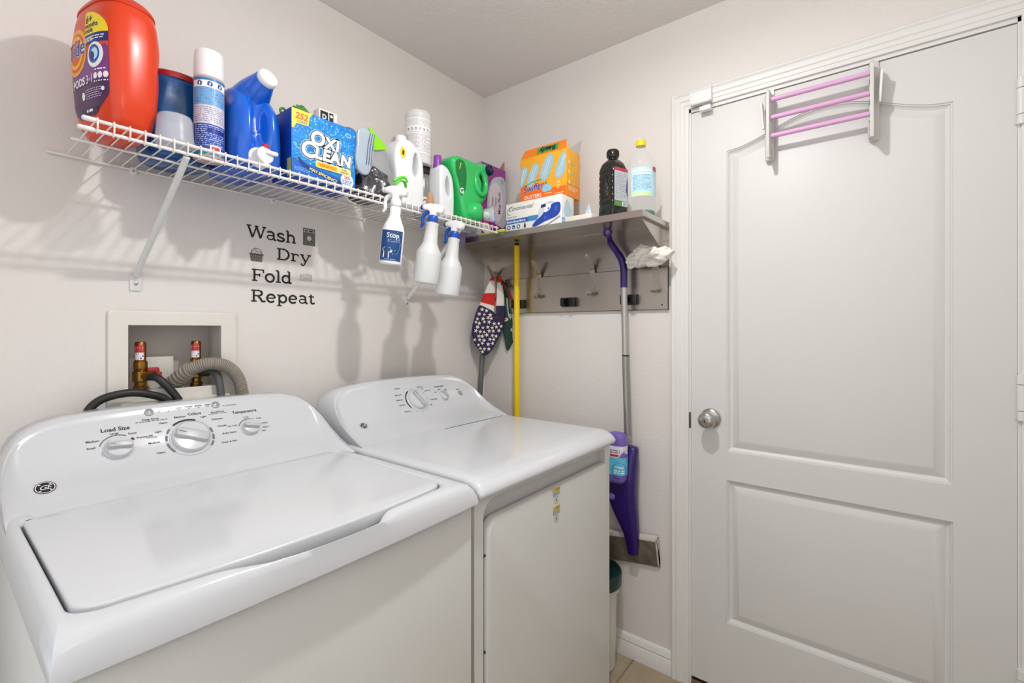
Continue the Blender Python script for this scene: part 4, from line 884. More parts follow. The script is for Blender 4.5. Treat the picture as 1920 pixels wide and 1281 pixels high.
for x in (-.004, .004, .012): stroke(b, [(x+.014, .100), (x+.006, .06), (x, .0)], .0018, ink('2c4a86'), lambda a, c, o: Vector((a, -o, c)), .0105)
b.build('stripes', t)
t = thing('green_strap', 'tangled bright green strap in front of the bag of cloths', 'strap', (-.750, -.294, Z0))
LG = mat('green_strap', '58c81e', .35)
for k, pp in enumerate(([(-.030, .0, .012), (-.022, -.004, .040), (-.004, -.006, .062), (.016, -.004, .066), (.026, .0, .052), (.012, .006, .040), (-.012, .004, .046)], [(-.018, .006, .062), (.0, .0, .074), (.022, -.002, .080), (.034, .002, .070)], [(-.034, .004, .004), (-.022, -.004, .016), (-.006, -.004, .024), (.004, .0, .036)])):
    b = MB(); b.tube(cat(pp, 6), .0052 if k < 2 else .006, LG, 10, flat=.55); b.build('band', t, smooth=60)
# ---- jugs in profile
def cl(pts, n=5): return [(p.x, p.y) for p in cat([(x, z, 0) for x, z in pts], n, closed=True)]
t = thing('bleach_jug', 'white plastic jug with a grip handle and yellow label, under the wipes canister', 'jug', (-.668, -.222, Z0))
WJ = mat('milky_plastic', 'e6e9ec', .3, sss=.0)
out = cl([(-.058, .004), (-.03, .0), (.03, .0), (.053, .006), (.056, .05), (.056, .12), (.052, .170), (.036, .204), (.012, .222), (-.006, .230), (-.030, .230), (-.046, .222), (-.064, .190), (-.070, .150), (-.064, .10), (-.062, .05)])
b = MB(); b.prism(out, -.038, .038, WJ, mp=lambda x, z, o: Vector((x, -o, z)), holes=[cl([(.004, .135), (.012, .186), (.024, .188), (.030, .160), (.027, .125), (.014, .112)], 4)], bev=.012, nb=5, hb=.005); b.build('jug_body', t, smooth=70)
b = MB(); b.lathe([(0, .228), (.0185, .228), (.019, .232), (.0185, .245), (.016, .248), (0, .248)], PLW, 28, org=(-.018, 0, 0)); b.build('cap', t)
b = MB(); b.poly(ell(-.040, .178, .012, .020, 20), ink('f1d33a'), lambda x, z, o: Vector((x, -.0378-o, z)), o=.001); b.poly([(-.045, .172), (-.036, .169), (-.034, .184), (-.042, .188)], ink('5a4a1c'), lambda x, z, o: Vector((x, -.0378-o, z)), o=.0016); b.build('label', t)
t = thing('glass_jar', 'clear jar with a black lid under the white wipes canister', 'jar', (-.538, -.165, Z0))
b = MB(); b.lathe([(0, 0), (.028, 0), (.0325, .004), (.033, .02), (.033, .143), (.030, .156), (.028, .163), (0, .163)], mat('jar_glass', '8e8d8b', .08, alpha=.7, coat=.8), 36); b.build('jar_body', t)
b = MB(); b.lathe([(0, .162), (.0315, .162), (.0325, .165), (.0325, .188), (.031, .190), (0, .190)], BLKG, 36); b.build('lid', t)
b = MB(); sfj = Surf([(0, .033, .033, 0, 0, 2), (.2, .033, .033, 0, 0, 2)]); mj = sfj.mp(R(-110), .1, 0); b.rect(-.024, .03, .030, .075, ink('d9d6d0'), mj, .0006, 10); stroke(b, [(-.012, .058), (-.004, .066), (.004, .056), (.012, .064), (.018, .054)], .003, INK, mj, .001); fineprint(b, mj, -.016, .038, .022, .050, 2, INKG, .001); b.build('label', t)
t = thing('wipes_canister', 'tall white and grey wipes canister standing on the black-lidded jar', 'canister', (-.562, -.168, Z0+.1902))
b = MB(); b.lathe([(0, 0), (.046, 0), (.049, .003), (.0495, .028), (.0482, .030), (.0482, .168), (.0495, .171), (.049, .186), (.044, .195), (.032, .200), (0, .201)], mat('canister_white', 'd5d5d3', .35), 44); b.build('canister_body', t)
b = MB(); sfc = Surf([(0, .0485, .0485, 0, 0, 2), (.3, .0485, .0485, 0, 0, 2)]); mc = sfc.mp(R(-115), .1, 0); b.rect(-.072, .034, .072, .164, ink('eceaea'), mc, .0004, 24); fineprint(b, mc, -.064, .040, .064, .105, 14, ink('9d9c9c'), .0008, .4, 5); fineprint(b, mc, -.064, .135, .064, .160, 5, ink('a9a8a8'), .0008, .35, 6)
for k in range(8): b.poly(ell(-.052+.0150*k, .122, .0035, .0045, 10), ink('55575a'), mc, o=.0008, holes=[ell(-.052+.0150*k, .122, .0018, .0026, 8)])
b.rect(-.05, .110, .05, .1115, ink('b5b5b5'), mc, .0008, 12); b.build('label', t)
b = MB(); sft = Surf([(0, .010, .010, 0, 0, 2.4), (.01, .013, .014, 0, 0, 2.4), (.04, .012, .013, .002, 0, 2.3), (.062, .008, .008, .002, 0, 2)], 4); sft.mesh(b, mat('tan_sponge', 'b58a66', .7, bump=(90, .4, .002)), 24); tag(b.build('sponge', loc=(-.607, -.280, Z0), smooth=60), 'small tan sponge beside the white jug with the yellow label', 'sponge')
t = thing('bleach_jug', 'white plastic jug with a purple cap, left of the green detergent bottle', 'jug', (-.497, -.222, Z0))
out = cl([(-.030, .003), (.0, .0), (.032, .004), (.037, .04), (.037, .10), (.030, .150), (.012, .178), (-.006, .190), (-.028, .190), (-.036, .165), (-.036, .10), (-.034, .04)])
b = MB(); b.prism(out, -.034, .034, WJ, mp=lambda x, z, o: Vector((x, -o, z)), holes=[cl([(-.010, .110), (-.004, .150), (.006, .148), (.015, .125), (.014, .088), (.004, .080)], 4)], bev=.010, nb=5, hb=.004); b.build('jug_body', t, smooth=70)
b = MB(); b.lathe([(0, .186), (.0165, .186), (.0165, .200), (.015, .202), (.015, .228), (.0135, .231), (0, .231)], ink('8c3fa8', .3), 26, org=(-.019, 0, 0)); b.build('cap', t)
# ---- green bottle
t = thing('detergent_bottle', 'green detergent bottle with a handle and navy cap, beside the purple box', 'bottle', (-.365, -.232, Z0))
GB = mat('green_plastic', '2bbd63', .25, coat=.3)
out = cl([(-.118, .225), (-.095, .240), (-.03, .243), (.02, .243), (.06, .252), (.085, .250), (.098, .232), (.086, .205), (.084, .165), (.072, .110), (.035, .075), (.052, .060), (.050, .025), (.03, .003), (-.02, .0), (-.055, .012), (-.068, .05), (-.075, .08), (-.092, .14), (-.118, .20)])
b = MB(); b.prism(out, -.042, .042, GB, mp=lambda x, z, o: Vector((x, -o, z)), holes=[cl([(.030, .190), (.046, .202), (.060, .188), (.060, .150), (.046, .122), (.030, .114), (.040, .145), (.040, .172)], 4)], bev=.018, nb=6, hb=.008); b.build('bottle_body', t, smooth=70)
b = MB(); b.tube([(.034+.030*math.cos(R(a)), -.040+.004*math.sin(R(a)), .166+.047*math.sin(R(a))) for a in range(0, 360, 10)], .0105, GB, 14, closed=True); b.build('handle_ring', t, smooth=70)
b = MB(); b.lathe([(0, -.03), (.040, -.03), (.041, .0), (.039, .020), (.030, .034), (.018, .040), (0, .041)], GB, 36, axis=(.45, -.89, .03), org=(-.004, -.032, .043)); b.build('spout', t, smooth=70)
b = MB(); b.lathe([(0, 0), (.021, 0), (.0225, .003), (.0225, .022), (.020, .025), (.016, .0255), (.015, .022), (0, .022)], ink('171b3e', .3), 30, axis=(.25, -.9, .3), org=(.080, -.030, .226)); b.build('cap', t)
b = MB(); b.poly(cl([(-.105, .215), (-.088, .225), (-.062, .222), (-.050, .18), (-.055, .12), (-.078, .095), (-.088, .14), (-.105, .18)], 4), ink('127a3c'), lambda x, z, o: Vector((x, -.0422-o, z)), o=.0003); b.text('G', -.075, .10, .03, WINK, lambda x, z, o: Vector((x, -.0422-o, z)), .001, off=.03); stroke(b, [(-.088, .19), (-.080, .215)], .004, ink('c5dc3b'), lambda x, z, o: Vector((x, -.0422-o, z)), .001); b.build('label', t)
t = thing('dosing_cup', 'clear dosing cup with a blue rim lying on its side before the green bottle', 'cup', (-.330, -.312, Z0+.034))
b = MB(); ax = Vector((.55, -.83, .05)); b.lathe([(0, -.02), (.020, -.02), (.024, -.015), (.030, .02), (.032, .022), (.030, .0235), (.028, .021), (.022, -.013), (.018, -.017), (0, -.0175)], mat('clear_cup', 'e3eaec', .08, alpha=.25, coat=.8), 36, axis=ax); b.build('cup_wall', t, smooth=60)
b = MB(); b.lathe([(0, -.0165), (.014, -.0165), (.015, -.006), (.010, .004), (0, .006)], PLW, 24, axis=ax); b.build('inner_spout', t, smooth=50)
b = MB(); b.tube([Vector(ax).normalized().to_track_quat('Z', 'Y').to_matrix() @ Vector((.0325*math.cos(R(a)), .0325*math.sin(R(a)), .021)) for a in range(250, 400, 10)], .0022, ink('1f58b0'), 8); b.build('rim_mark', t)
# ---- mop pad box
t, fr, rt, lf = carton('mop_pad_box', 'purple and grey box of mop pads standing in the corner', 'box', .165, .112, .318, (-.110, -.098, 1.690), 0, mat('carton_magenta', '8e3a8c', .4)); w_, h_, d_ = .165, .318, .112; b = MB()
b.rect(.001, .001, w_-.001, h_-.001, mat('carton_magenta'), fr, .0003); b.poly([(.001, .001), (w_-.001, .001), (w_-.001, .07), (.08, .055), (.03, .075), (.001, .12)], ink('a0127f'), fr, o=.0005)
b.poly(cl([(.060, .24), (.105, .275), (w_-.002, .262), (w_-.002, .07), (.11, .055), (.05, .085), (.035, .15)], 4), ink('b7bcc7'), fr, o=.0007); b.poly(ell(.098, .158, .050, .088, 40), ink('d9cfd8'), fr, o=.001)
for s_, x in (('Mop Pads', .128), ('Heavy', .098), ('Power', .076)): b.text(s_, x, .158, .026 if 'Mop' in s_ else .016, ink('6a2a68'), fr, .0013, rot=90, off=.015)
b.rect(.13, .25, .15, .27, ink('8fa8c0'), fr, .0012); b.poly(ell(.030, .03, .03, .024, 20), ink('e8e8ef'), fr, o=.0008); fineprint(b, fr, .012, .268, .060, .276, 1, ink('d9b9d9'), .001); b.build('front_print', t)
b = MB(); b.rect(.001, .001, d_-.001, h_-.001, ink('9fb0c0'), lf, .0004); b.poly([(.03, .001), (d_-.001, .001), (d_-.001, .19), (.07, .12)], ink('c9c6d0'), lf, o=.0006); stroke(b, [(d_-.002, .12), (.08, .15), (.06, .155)], .004, ink('46337a'), lf, .0009); b.text('5', d_-.018, .225, .03, ink('2b2b45'), lf, .001, off=.04); b.build('side_print', t)
b = MB(); b.prism([(0, 0), (.105, 0), (.105, .045), (.07, .012), (.03, .030)], 0, .0015, mat('kraft_card', 'a58471', .7), mp=lambda x, z, o: Vector((.0825-.001+o, .055-x, .3185+z))); b.build('top_flap', t)
# ============================================================ THINGS ON THE STEEL RACK
ZS = 1.6660
CW = mat('carton_white', 'e9e7e2', .5)
t, fr, rt, lf = carton('iron_box', 'white carton picturing a blue steam iron, under the orange duster box', 'box', .262, .088, .108, (-.206, -.468, ZS), -90, CW); w_, h_, d_ = .262, .108, .088; b = MB()
b.rect(.001, .026, .150, .044, ink('2b5ca8'), fr, .0005); b.poly([(.11, .026), (.150, .026), (.165, .046), (.11, .046)], ink('3f86bd'), fr, o=.0007); b.text('Steam/Spray/Burst', .004, .031, .0125, WINK, fr, .001, 'LEFT', .02, .1)
b.text('Continental', .010, .078, .024, ink('33363c'), fr, .0008, 'LEFT', -.005, .45, 1.05); stroke(b, [(.030, .092), (.016, .090), (.006, .078), (.008, .066), (.022, .064)], .0018, ink('33363c'), fr, .0008); b.text('Steam Iron', .008, .050, .0105, INKG, fr, .0008, 'LEFT')
for k, x in enumerate((.014, .038, .062)): b.poly(ell(x, .013, .0085, .0085, 20), ink('2f4f9a'), fr, o=.0007, holes=[ell(x, .013, .0050, .0050, 16)])
b.poly(ell(.0395, .0145, .004, .003, 12), ink('2f4f9a'), fr, o=.0008); b.poly([(.088, .004), (.099, .004), (.098, .016), (.094, .026), (.090, .016)], ink('3a3b3f'), fr, o=.0008)
b.poly(cl([(.130, .004), (.140, .019), (.172, .039), (.188, .056), (.220, .076), (.236, .0795), (.254, .077), (.258, .0595), (.254, .0405), (.236, .026), (.188, .015), (.152, .003)], 4), ink('2446a8'), fr, o=.0009)
b.poly(cl([(.160, .036), (.158, .060), (.176, .072), (.186, .058)], 3), ink('cfd3e2'), fr, o=.0008); b.poly([(.168, .068), (.172, .080), (.192, .082), (.192, .070)], ink('2b2f66'), fr, o=.0010)
b.poly(cl([(.186, .060), (.198, .074), (.214, .074), (.212, .060), (.196, .050), (.186, .050)], 4), ink('eef0f6'), fr, o=.0012); b.poly(cl([(.230, .083), (.210, .088), (.192, .084), (.206, .080), (.222, .080)], 3), ink('c8ccd8'), fr, o=.0008)
b.poly(ell(.205, .062, .005, .003, 12), ink('2446a8'), fr, o=.0014); b.poly(ell(.190, .030, .007, .007, 14), ink('3d62c4'), fr, o=.0011); b.poly(ell(.238, .058, .006, .010, 14), ink('3d62c4'), fr, o=.0011)
b.poly([(.160, .001), (.200, .004), (.256, .030), (.256, .022), (.205, .001)], ink('9a9da6'), fr, o=.0008); b.build('front_print', t)
b = MB(); b.rect(.001, .001, d_-.004, .022, ink('7cc0ea'), rt, .0005); fineprint(b, rt, .01, .006, .07, .016, 1, WINK, .0008); b.poly(cl([(.015, .045), (.03, .09), (.05, .085), (.07, .05), (.06, .030), (.03, .030)], 4), ink('b9d3e6'), rt, o=.0006); b.build('side_print', t)
ORB = mat('carton_orange', 'eda823', .4)
t, fr, rt, lf = carton('duster_box', 'orange and yellow carton of feather dusters, lid torn open, on top of the iron box', 'box', .216, .100, .178, (-.168, -.4925, ZS+.1085), -90, ORB); w_, h_, d_ = .216, .100, .178; w_, d_, h_ = .216, .100, .178; b = MB()
b.poly([(.001, .001), (w_-.001, .001), (w_-.001, .038), (.15, .040), (.12, .066), (.001, .070)], ink('ee6a1c'), fr, o=.0004)
DU = ink('9dbfd0'); DU2 = ink('c4d9dd')
for k, (x, y, s_) in enumerate(((.012, .105, .9), (.062, .105, 1.), (.128, .122, 1.1), (.196, .118, 1.1))):
    pts = []; n = 26
    for q in range(n): a = 2*PI*q/n; rr_ = 1+(.10 if q % 2 else -.04); px_, py_ = .020*s_*rr_*math.copysign(abs(math.cos(a))**.7, math.cos(a)), .046*s_*rr_*math.copysign(abs(math.sin(a))**.8, math.sin(a)); c_, s2 = math.cos(R(-24)), math.sin(R(-24)); pts.append((min(w_-.002, max(.002, x+px_*c_-py_*s2)), min(h_-.003, y+px_*s2+py_*c_)))
    b.poly(pts, DU, fr, o=.0008+.00005*k)
    for q in (-.006, .005): stroke(b, [(max(.003, min(w_-.003, x+q-.014*s_)), y-.034*s_), (max(.003, min(w_-.003, x+q+.014*s_)), y+.034*s_)], .0035, DU2, fr, .0011)
b.text('Swiffer', .064, .044, .037, WINK, fr, .0014, off=.028, shear=.3, rot=4, sx=.95); b.text('Swiffer', .064, .044, .037, ink('1c2f86'), fr, .0017, off=.010, shear=.3, rot=4, sx=.95); stroke(b, [(.024, .066), (.055, .078), (.105, .081)], .003, ink('3f9a43'), fr, .0016)
b.text('DUSTERS', .062, .014, .0200, WINK, fr, .0012, off=.012); b.poly(cl([(.122, .060), (.146, .052), (.150, .034), (.136, .030), (.112, .030), (.106, .042), (.114, .054)], 3), ink('8cc6dc'), fr, o=.0012); b.poly([(.118, .058), (.124, .073), (.130, .059)], ink('4da04c'), fr, o=.0013)
b.text('18', .180, .052, .014, ink('fbe3a0'), fr, .0012, off=.03); fineprint(b, fr, .172, .032, .190, .048, 3, ink('fbd98c'), .001, .5); fineprint(b, fr, .165, .012, .205, .018, 1, ink('fbe3a0'), .001); fineprint(b, fr, .115, .020, .150, .025, 1, ink('fbe3a0'), .001); b.build('front_print', t)
b = MB(); b.rect(.001, .001, d_-.001, .05, ink('f08a2a'), rt, .0004)
for k in range(3): b.poly(ell(.018, .130-.038*k, .007, .008, 14), ink('f7d98c'), rt, o=.0007); b.poly(ell(.045, .128-.038*k, .014, .009, 16), ink('c7b25a'), rt, o=.0007)
fineprint(b, rt, .012, .022, .08, .040, 3, ink('fbe0a8'), .0007); b.build('side_print', t)
b = MB(); b.prism([(0, 0), (.214, 0), (.205, .042), (.012, .040)], 0, .0012, mat('flap_orange', 'ef7d1e', .45), mp=lambda x, z, o: Vector((-.107+x, -.049+z*.35+o, .1782+z*.94)))
fl = b.build('front_flap', t); b = MB(); fm = lambda x, z, o=0.: Vector((-.107+x, -.049+z*.35-o, .1782+z*.94)); b.rect(.075, .006, .175, .034, ink('4d9a3f'), fm, .0006); b.text('Ready', .125, .029, .03, INK, fm, .001, off=.04, rot=180); b.build('flap_print', fl)
b = MB(); b.prism([(0, 0), (.080, 0), (.086, .060)], 0, .0012, mat('card_grey', 'c6beb6', .6), mp=lambda x, z, o: Vector((.107-o+z*.15, -.035+x, .1782+z*.95))); b.build('side_flap', t)
b = MB(); b.prism([(0, 0), (.05, 0), (.03, .028)], 0, .0012, mat('flap_yellow', 'f2c22e', .45), mp=lambda x, z, o: Vector((.105-o-z*.3, -.046+x, .1782+z*.9))); b.build('tucked_flap', t)
t, fr, rt, lf = carton('wipe_packet', 'flat pale packet with a torn blue and white end, left of the black bottle', 'packet', .110, .11, .020, (-.185, -.662, ZS), -90, mat('pale_card', 'ded7ca', .6)); b = MB()
b.prism([(0, 0), (.034, 0), (.032, .022), (.024, .050), (.012, .026)], 0, .004, mat('torn_wrap', 'c9dbe6', .4, noise=(60, '8fb3cd', .8, None)), mp=lambda x, z, o: Vector((.020+x, -.050-o, .004+z)), bev=.001); crumple(b, .006, 40, 3); b.build('torn_end', t, smooth=60)
# ---- black bottle
t = thing('cleaner_bottle', 'black ribbed plastic bottle with a black cap and grey and green label', 'bottle', (-.172, -.766, ZS), -19.5)
BB = mat('black_bottle', '141414', .22, coat=.4)
secs = [(0, .034, .034, 0, 0, 5), (.004, .038, .038, 0, 0, 5), (.020, .0395, .0395, 0, 0, 6)]
for k in range(6): z = .045+k*.022; secs += [(z, .0385, .0385, 0, 0, 6), (z+.006, .0365, .0365, 0, 0, 6), (z+.012, .0385, .0385, 0, 0, 6)]
secs += [(.180, .038, .038, 0, 0, 5), (.198, .033, .033, 0, 0, 4), (.211, .0225, .0225, 0, 0, 2.8), (.216, .0145, .0145, 0, 0, 2), (.222, .0145, .0145, 0, 0, 2)]
sfb = Surf(secs); b = MB()
def dentb(p):
    q = p.copy()
    if p.x < -.02: g = math.exp(-abs(p.y/.010)**3)*math.exp(-abs((p.z-.105)/.04)**4); q.x += .014*g
    if p.y < -.02 and .035 < p.z < .18: q.y = -.0385 if abs(p.x) < .034 else q.y
    return q
sfb.mesh(b, BB, 96, dentb); b.build('bottle_body', t, smooth=50)
b = MB(); b.lathe([(0, .222), (.0205, .222), (.0215, .225), (.0215, .246), (.0195, .249), (0, .2495)], BB, 30)
for k in range(30): a = 2*PI*k/30; b.box(.0213*math.cos(a)-.0008, .0213*math.sin(a)-.0008, .226, .0213*math.cos(a)+.0008, .0213*math.sin(a)+.0008, .243, BB)
b.build('cap', t)
mb_ = plane((0, -.0388, 0), (1, 0, 0), (0, 0, 1), (0, -1, 0)); b = MB(); b.rect(-.031, .040, .034, .176, ink('c3c6cc'), mb_, .0003); b.rect(-.031, .164, .034, .176, ink('b5414a'), mb_, .0006); b.rect(-.031, .040, .034, .060, ink('5f8a4c'), mb_, .0006); b.rect(.006, .042, .032, .057, WINK, mb_, .0009)
for k in range(9): b.rect(.010+k*.002, .044, .011+k*.002, .055, INK, mb_, .0012)
b.poly([(.034, .150), (.034, .070), (.024, .10), (.028, .13)], ink('343c84'), mb_, o=.0008); fineprint(b, mb_, -.027, .066, .024, .158, 15, ink('93979e'), .0008, .35, 8); b.build('label', t)
# ---- vinegar bottle
t = thing('vinegar_bottle', 'large clear bottle with yellow cap and pale blue label on the steel shelf', 'bottle', (-.150, -.862, ZS))
CLB = mat('clear_bottle', 'dbe6e6', .05, alpha=.11, coat=1, ior=1.35)
pf = [(0, .006), (.030, .004), (.046, 0), (.0495, .006), (.0495, .020), (.0485, .030), (.0495, .040), (.0485, .055), (.0495, .060), (.0495, .165), (.050, .175), (.048, .190), (.036, .212), (.022, .230), (.0155, .240), (.0150, .248)]
b = MB(); b.lathe(pf, CLB, 48); b.build('bottle_body', t, smooth=50)
b = MB(); b.lathe([(0, .248), (.0125, .246), (.0172, .247), (.0172, .252), (.0165, .254), (.0165, .266), (.0155, .268), (0, .268)], ink('e9cf1f', .3), 30); b.build('cap', t)
b = MB(); b.lathe([(0, .0015), (.040, .0015), (.047, .004), (.0475, .014), (.0470, .0145), (0, .0145)], mat('teal_liquid', '1f7f72', .1, alpha=.8), 40); b.build('liquid', t)
sfv = Surf([(0, .0498, .0498, 0, 0, 2), (.3, .0498, .0498, 0, 0, 2)]); mv = sfv.mp(R(-165+20), .1, 0); b = MB(); VB = mat('pale_label', 'b9dcea', .4, noise=(30, 'a3cfe0', .6, None))
b.rect(-.046, .062, .062, .160, VB, mv, .0003, 26); b.rect(-.044, .062, .030, .076, ink('c4e3ae'), mv, .0006, 18); fineprint(b, mv, -.038, .082, .024, .140, 12, ink('6fa3b8'), .0008, .4, 2); b.rect(-.040, .146, .028, .151, ink('e3f2f7'), mv, .0008, 14); b.rect(-.040, .136, .028, .140, ink('e3f2f7'), mv, .0009, 14); b.rect(.034, .148, .058, .164, ink('b9323a'), mv, .0008, 6); b.build('label', t)
# ---- packets at the left end of the steel shelf
t = thing('purple_packet', 'crumpled purple and silver packet at the corner end of the steel shelf', 'packet', (-.205, -.125, ZS))
b = MB(); b.prism(rrect(-.075, -.055, .055, .055, .012), 0, .010, mat('purple_foil', '8d7aa6', .3, coat=.4, noise=(22, 'c3c0cf', .9, None)), bev=.006); crumple(b, .007, 24, 6); b.v = [(x, y, max(.0004, z)) for x, y, z in b.v]; b.build('pouch', t, smooth=70)
b = MB(); b.prism(rrect(-.084, -.02, -.046, .055, .008), -.040, .010, mat('violet_film', '8b86b5', .3, alpha=.9), bev=.003); b.v = [(x-.03+.0*z, y, z) for x, y, z in b.v]; crumple(b, .004, 30, 2); b.build('drooping_end', t, smooth=70)
t = thing('lime_packet', 'flat lime green packet at the front edge of the steel shelf, before the purple box', 'packet', (-.215, -.255, ZS))
b = MB(); b.prism(cl([(-.030, .075), (-.034, .02), (-.030, -.06), (.01, -.066), (.03, -.03), (.026, .05)], 4), 0, .012, mat('lime_foil', 'a7d71c', .3, coat=.3, noise=(25, 'd9eca0', .5, None)), bev=.004); crumple(b, .005, 24, 1); b.v = [(x, y, max(.0004, z)) for x, y, z in b.v]; b.build('pouch', t, smooth=70)
# ============================================================ SPRAY BOTTLES HUNG ON THE FRONT ROD
def aim(o, base, top, spin=0):
    d = Vector(top)-Vector(base); o.location = base; o.rotation_mode = 'QUATERNION'
    from mathutils import Quaternion
    o.rotation_quaternion = Vector((0, 0, 1)).rotation_difference(d)@Quaternion((0, 0, 1), R(spin))
def trigger(t, z, mh, mc, mt):
    b = MB(); b.lathe([(0, z), (.0155, z), (.0165, z+.002), (.0165, z+.018), (.014, z+.021), (.010, z+.024), (0, z+.024)], mc, 28); b.build('collar', t, smooth=40)
    b = MB(); b.prism(cl([(-.030, .030), (-.034, .050), (-.020, .058), (.012, .060), (.034, .054), (.040, .046), (.034, .038), (.014, .034), (.010, .018), (-.010, .018), (-.014, .030)], 4), -.0115, .0115, mh, mp=lambda x, h, o: Vector((x, o, z+h)), bev=.005, nb=4); hd = b.build('spray_head', t, smooth=60)
    b = MB(); b.cyl((.036, 0, z+.046), (.046, 0, z+.046), .0085, mt, 18, .0075); b.build('nozzle', hd)
    b = MB(); b.tube(cat([(.014, 0, z+.034), (.030, 0, z+.026), (.036, 0, z+.008), (.034, 0, z-.010), (.040, 0, z-.020)], 5), [.007]*8+[.006]*8+[.005]*5, mt, 10, flat=.8); b.build('trigger', hd, smooth=60)
def spray(label, base, top, spin, prof, m, heads, z):
    t = thing('spray_bottle', label, 'spray bottle', (0, 0, 0), group=None); aim(t, base, top, spin)
    b = MB(); b.lathe(prof, m, 44); b.build('bottle_body', t, smooth=45); trigger(t, z, *heads); return t
BLC = mat('blue_collar', '1c50b8', .3)
p1 = [(0, .001), (.028, .001), (.033, .004), (.034, .010), (.034, .105), (.030, .120), (.020, .142), (.0165, .152), (.0160, .175), (.0135, .180), (.0135, .186), (0, .186)]
t = spray('white spray bottle with a navy label, first of three hanging from the wire shelf', (-.803, -.316, 1.474), (-.800, -.347, 1.70), 118, p1, mat('white_bottle', 'eef0f2', .3), (PLW, PLW, PLW), .182)
s1 = Surf([(0, .0343, .0343, 0, 0, 2), (.2, .0343, .0343, 0, 0, 2)]); m1 = s1.mp(R(-128-118), .06, 0); b = MB(); NV = ink('1d4a82', .4)
b.rect(-.040, .012, .034, .104, NV, m1, .0004, 24); b.text('Stop', .001, .082, .021, WINK, m1, .0009, off=.01); stroke(b, Ee(.0, .060, .026, .034, -60, 100, 24), .0012, ink('7f9cc4'), m1, .0008); b.poly([(-.024, .020), (-.006, .020), (-.006, .038), (.001, .036), (.003, .044), (-.007, .052), (-.022, .052), (-.030, .044), (-.024, .038)], WINK, m1, o=.001); b.poly([(-.022, .034), (-.016, .034), (-.016, .042), (-.020, .044)], ink('7a4a22'), m1, o=.0013); fineprint(b, m1, -.014, .068, .022, .078, 2, ink('a9bddc'), .0009, .35); fineprint(b, m1, -.02, .014, .015, .018, 1, ink('a9bddc'), .0009); rg = random.Random(2)
for k in range(12): b.poly(ell(rg.uniform(-.03, .03), rg.uniform(.02, .10), .0010, .0010, 8), WINK, m1, o=.0009)
b.build('label', t)
p2 = [(0, .002), (.036, .002), (.0405, .004), (.0425, .010), (.0425, .098), (.041, .106), (.0275, .130), (.0240, .140), (.0200, .196), (.021, .199), (.021, .204), (.0135, .206), (.0135, .212), (0, .212)]
MILK = mat('milky_translucent', 'e3e5e4', .35, alpha=.88, noise=(8, 'd3d6d6', .6, None))
t = spray('translucent white spray bottle with a blue collar, middle of the three under the wire shelf', (-.662, -.318, 1.425), (-.647, -.352, 1.70), 118, p2, MILK, (PLW, BLC, BLC), .208)
t = spray('translucent white spray bottle with a blue collar, hanging nearest the corner', (-.560, -.316, 1.390), (-.536, -.347, 1.70), 100, p2, MILK, (PLW, BLC, BLC), .208)
# ============================================================ CLOTHS, POLES, MOP
Rr = Vector((.66, -.75, 0)).normalized(); Nn = Vector((-.75, -.66, 0)).normalized()
def drape(org, amp=.006, fr_=55):
    o_ = Vector(org); return lambda a, z, o=0.: Vector((o_.x, o_.y, 0))+Rr*a+Vector((0, 0, z))+Nn*(o+amp*math.sin(a*fr_+z*14)+amp*.5*math.sin(z*48+a*20))
def densify(pts, st=.008):
    o = []
    for i in range(len(pts)):
        a, c = pts[i], pts[(i+1) % len(pts)]; n = max(1, int(math.hypot(c[0]-a[0], c[1]-a[1])/st)); o += [(a[0]+(c[0]-a[0])*k/n, a[1]+(c[1]-a[1])*k/n) for k in range(n)]
    return o
NAVY = mat('navy_cloth', '2a2447', .8, bump=(300, .3, .001)); CREAM = mat('cream_cloth', 'e3dbd1', .8, bump=(300, .3, .001)); REDC = mat('red_cloth', 'c8281f', .8, bump=(300, .3, .001)); GRC = mat('green_cloth', '173f30', .8, bump=(300, .3, .001))
t = thing('flag_cloth', 'folded cloth with white stars on navy and red stripes, hanging on the corner hook', 'cloth', (-.085, -.100, 1.52)); to_ = (-.085, -.100, 1.52)
dp = drape((-.085, -.100, 0)); lobe = cl([(-.0466, 1.3771), (-.0221, 1.382), (.010, 1.366), (.0269, 1.3475), (.0392, 1.3159), (.0560, 1.3404), (.0700, 1.3698), (.0784, 1.3404), (.0637, 1.2669), (.0392, 1.2179), (.0098, 1.1689), (-.0221, 1.1517), (-.0466, 1.1811), (-.0686, 1.2179), (-.076, 1.262), (-.0711, 1.3036)], 5)
b = MB(); b.prism(lobe, -.010, .012, NAVY, mp=dp, bev=.009, nb=4, ring=12)
def star(cx, cy, r, rot): return [(cx+(r if k % 2 == 0 else r*.42)*math.cos(R(rot+36*k)), cy+(r if k % 2 == 0 else r*.42)*math.sin(R(rot+36*k))) for k in range(10)]
b.v = [(x-to_[0], y-to_[1], z-to_[2]) for x, y, z in b.v]; b.build('starred_fold', t, smooth=60)
def inside(p, poly):
    c = False
    for i in range(len(poly)):
        a, d = poly[i-1], poly[i]
        if (a[1] > p[1]) != (d[1] > p[1]) and p[0] < (d[0]-a[0])*(p[1]-a[1])/(d[1]-a[1])+a[0]: c = not c
    return c
b = MB(); rg = random.Random(4); n = 0
for i in range(8):
    for j in range(12):
        p = (-.070+i*.0215+(j % 2)*.010+rg.uniform(-.004, .004), 1.166+j*.0195+rg.uniform(-.004, .004)); r = rg.uniform(.0082, .0112)
        if all(inside((p[0]+r*.9*math.cos(a), p[1]+r*.9*math.sin(a)), lobe) for a in (0, 1.57, 3.14, 4.71)): b.poly(star(*p, r, rg.uniform(60, 110)), CREAM, dp, o=.0125+.0001*n); n = (n+1) % 3
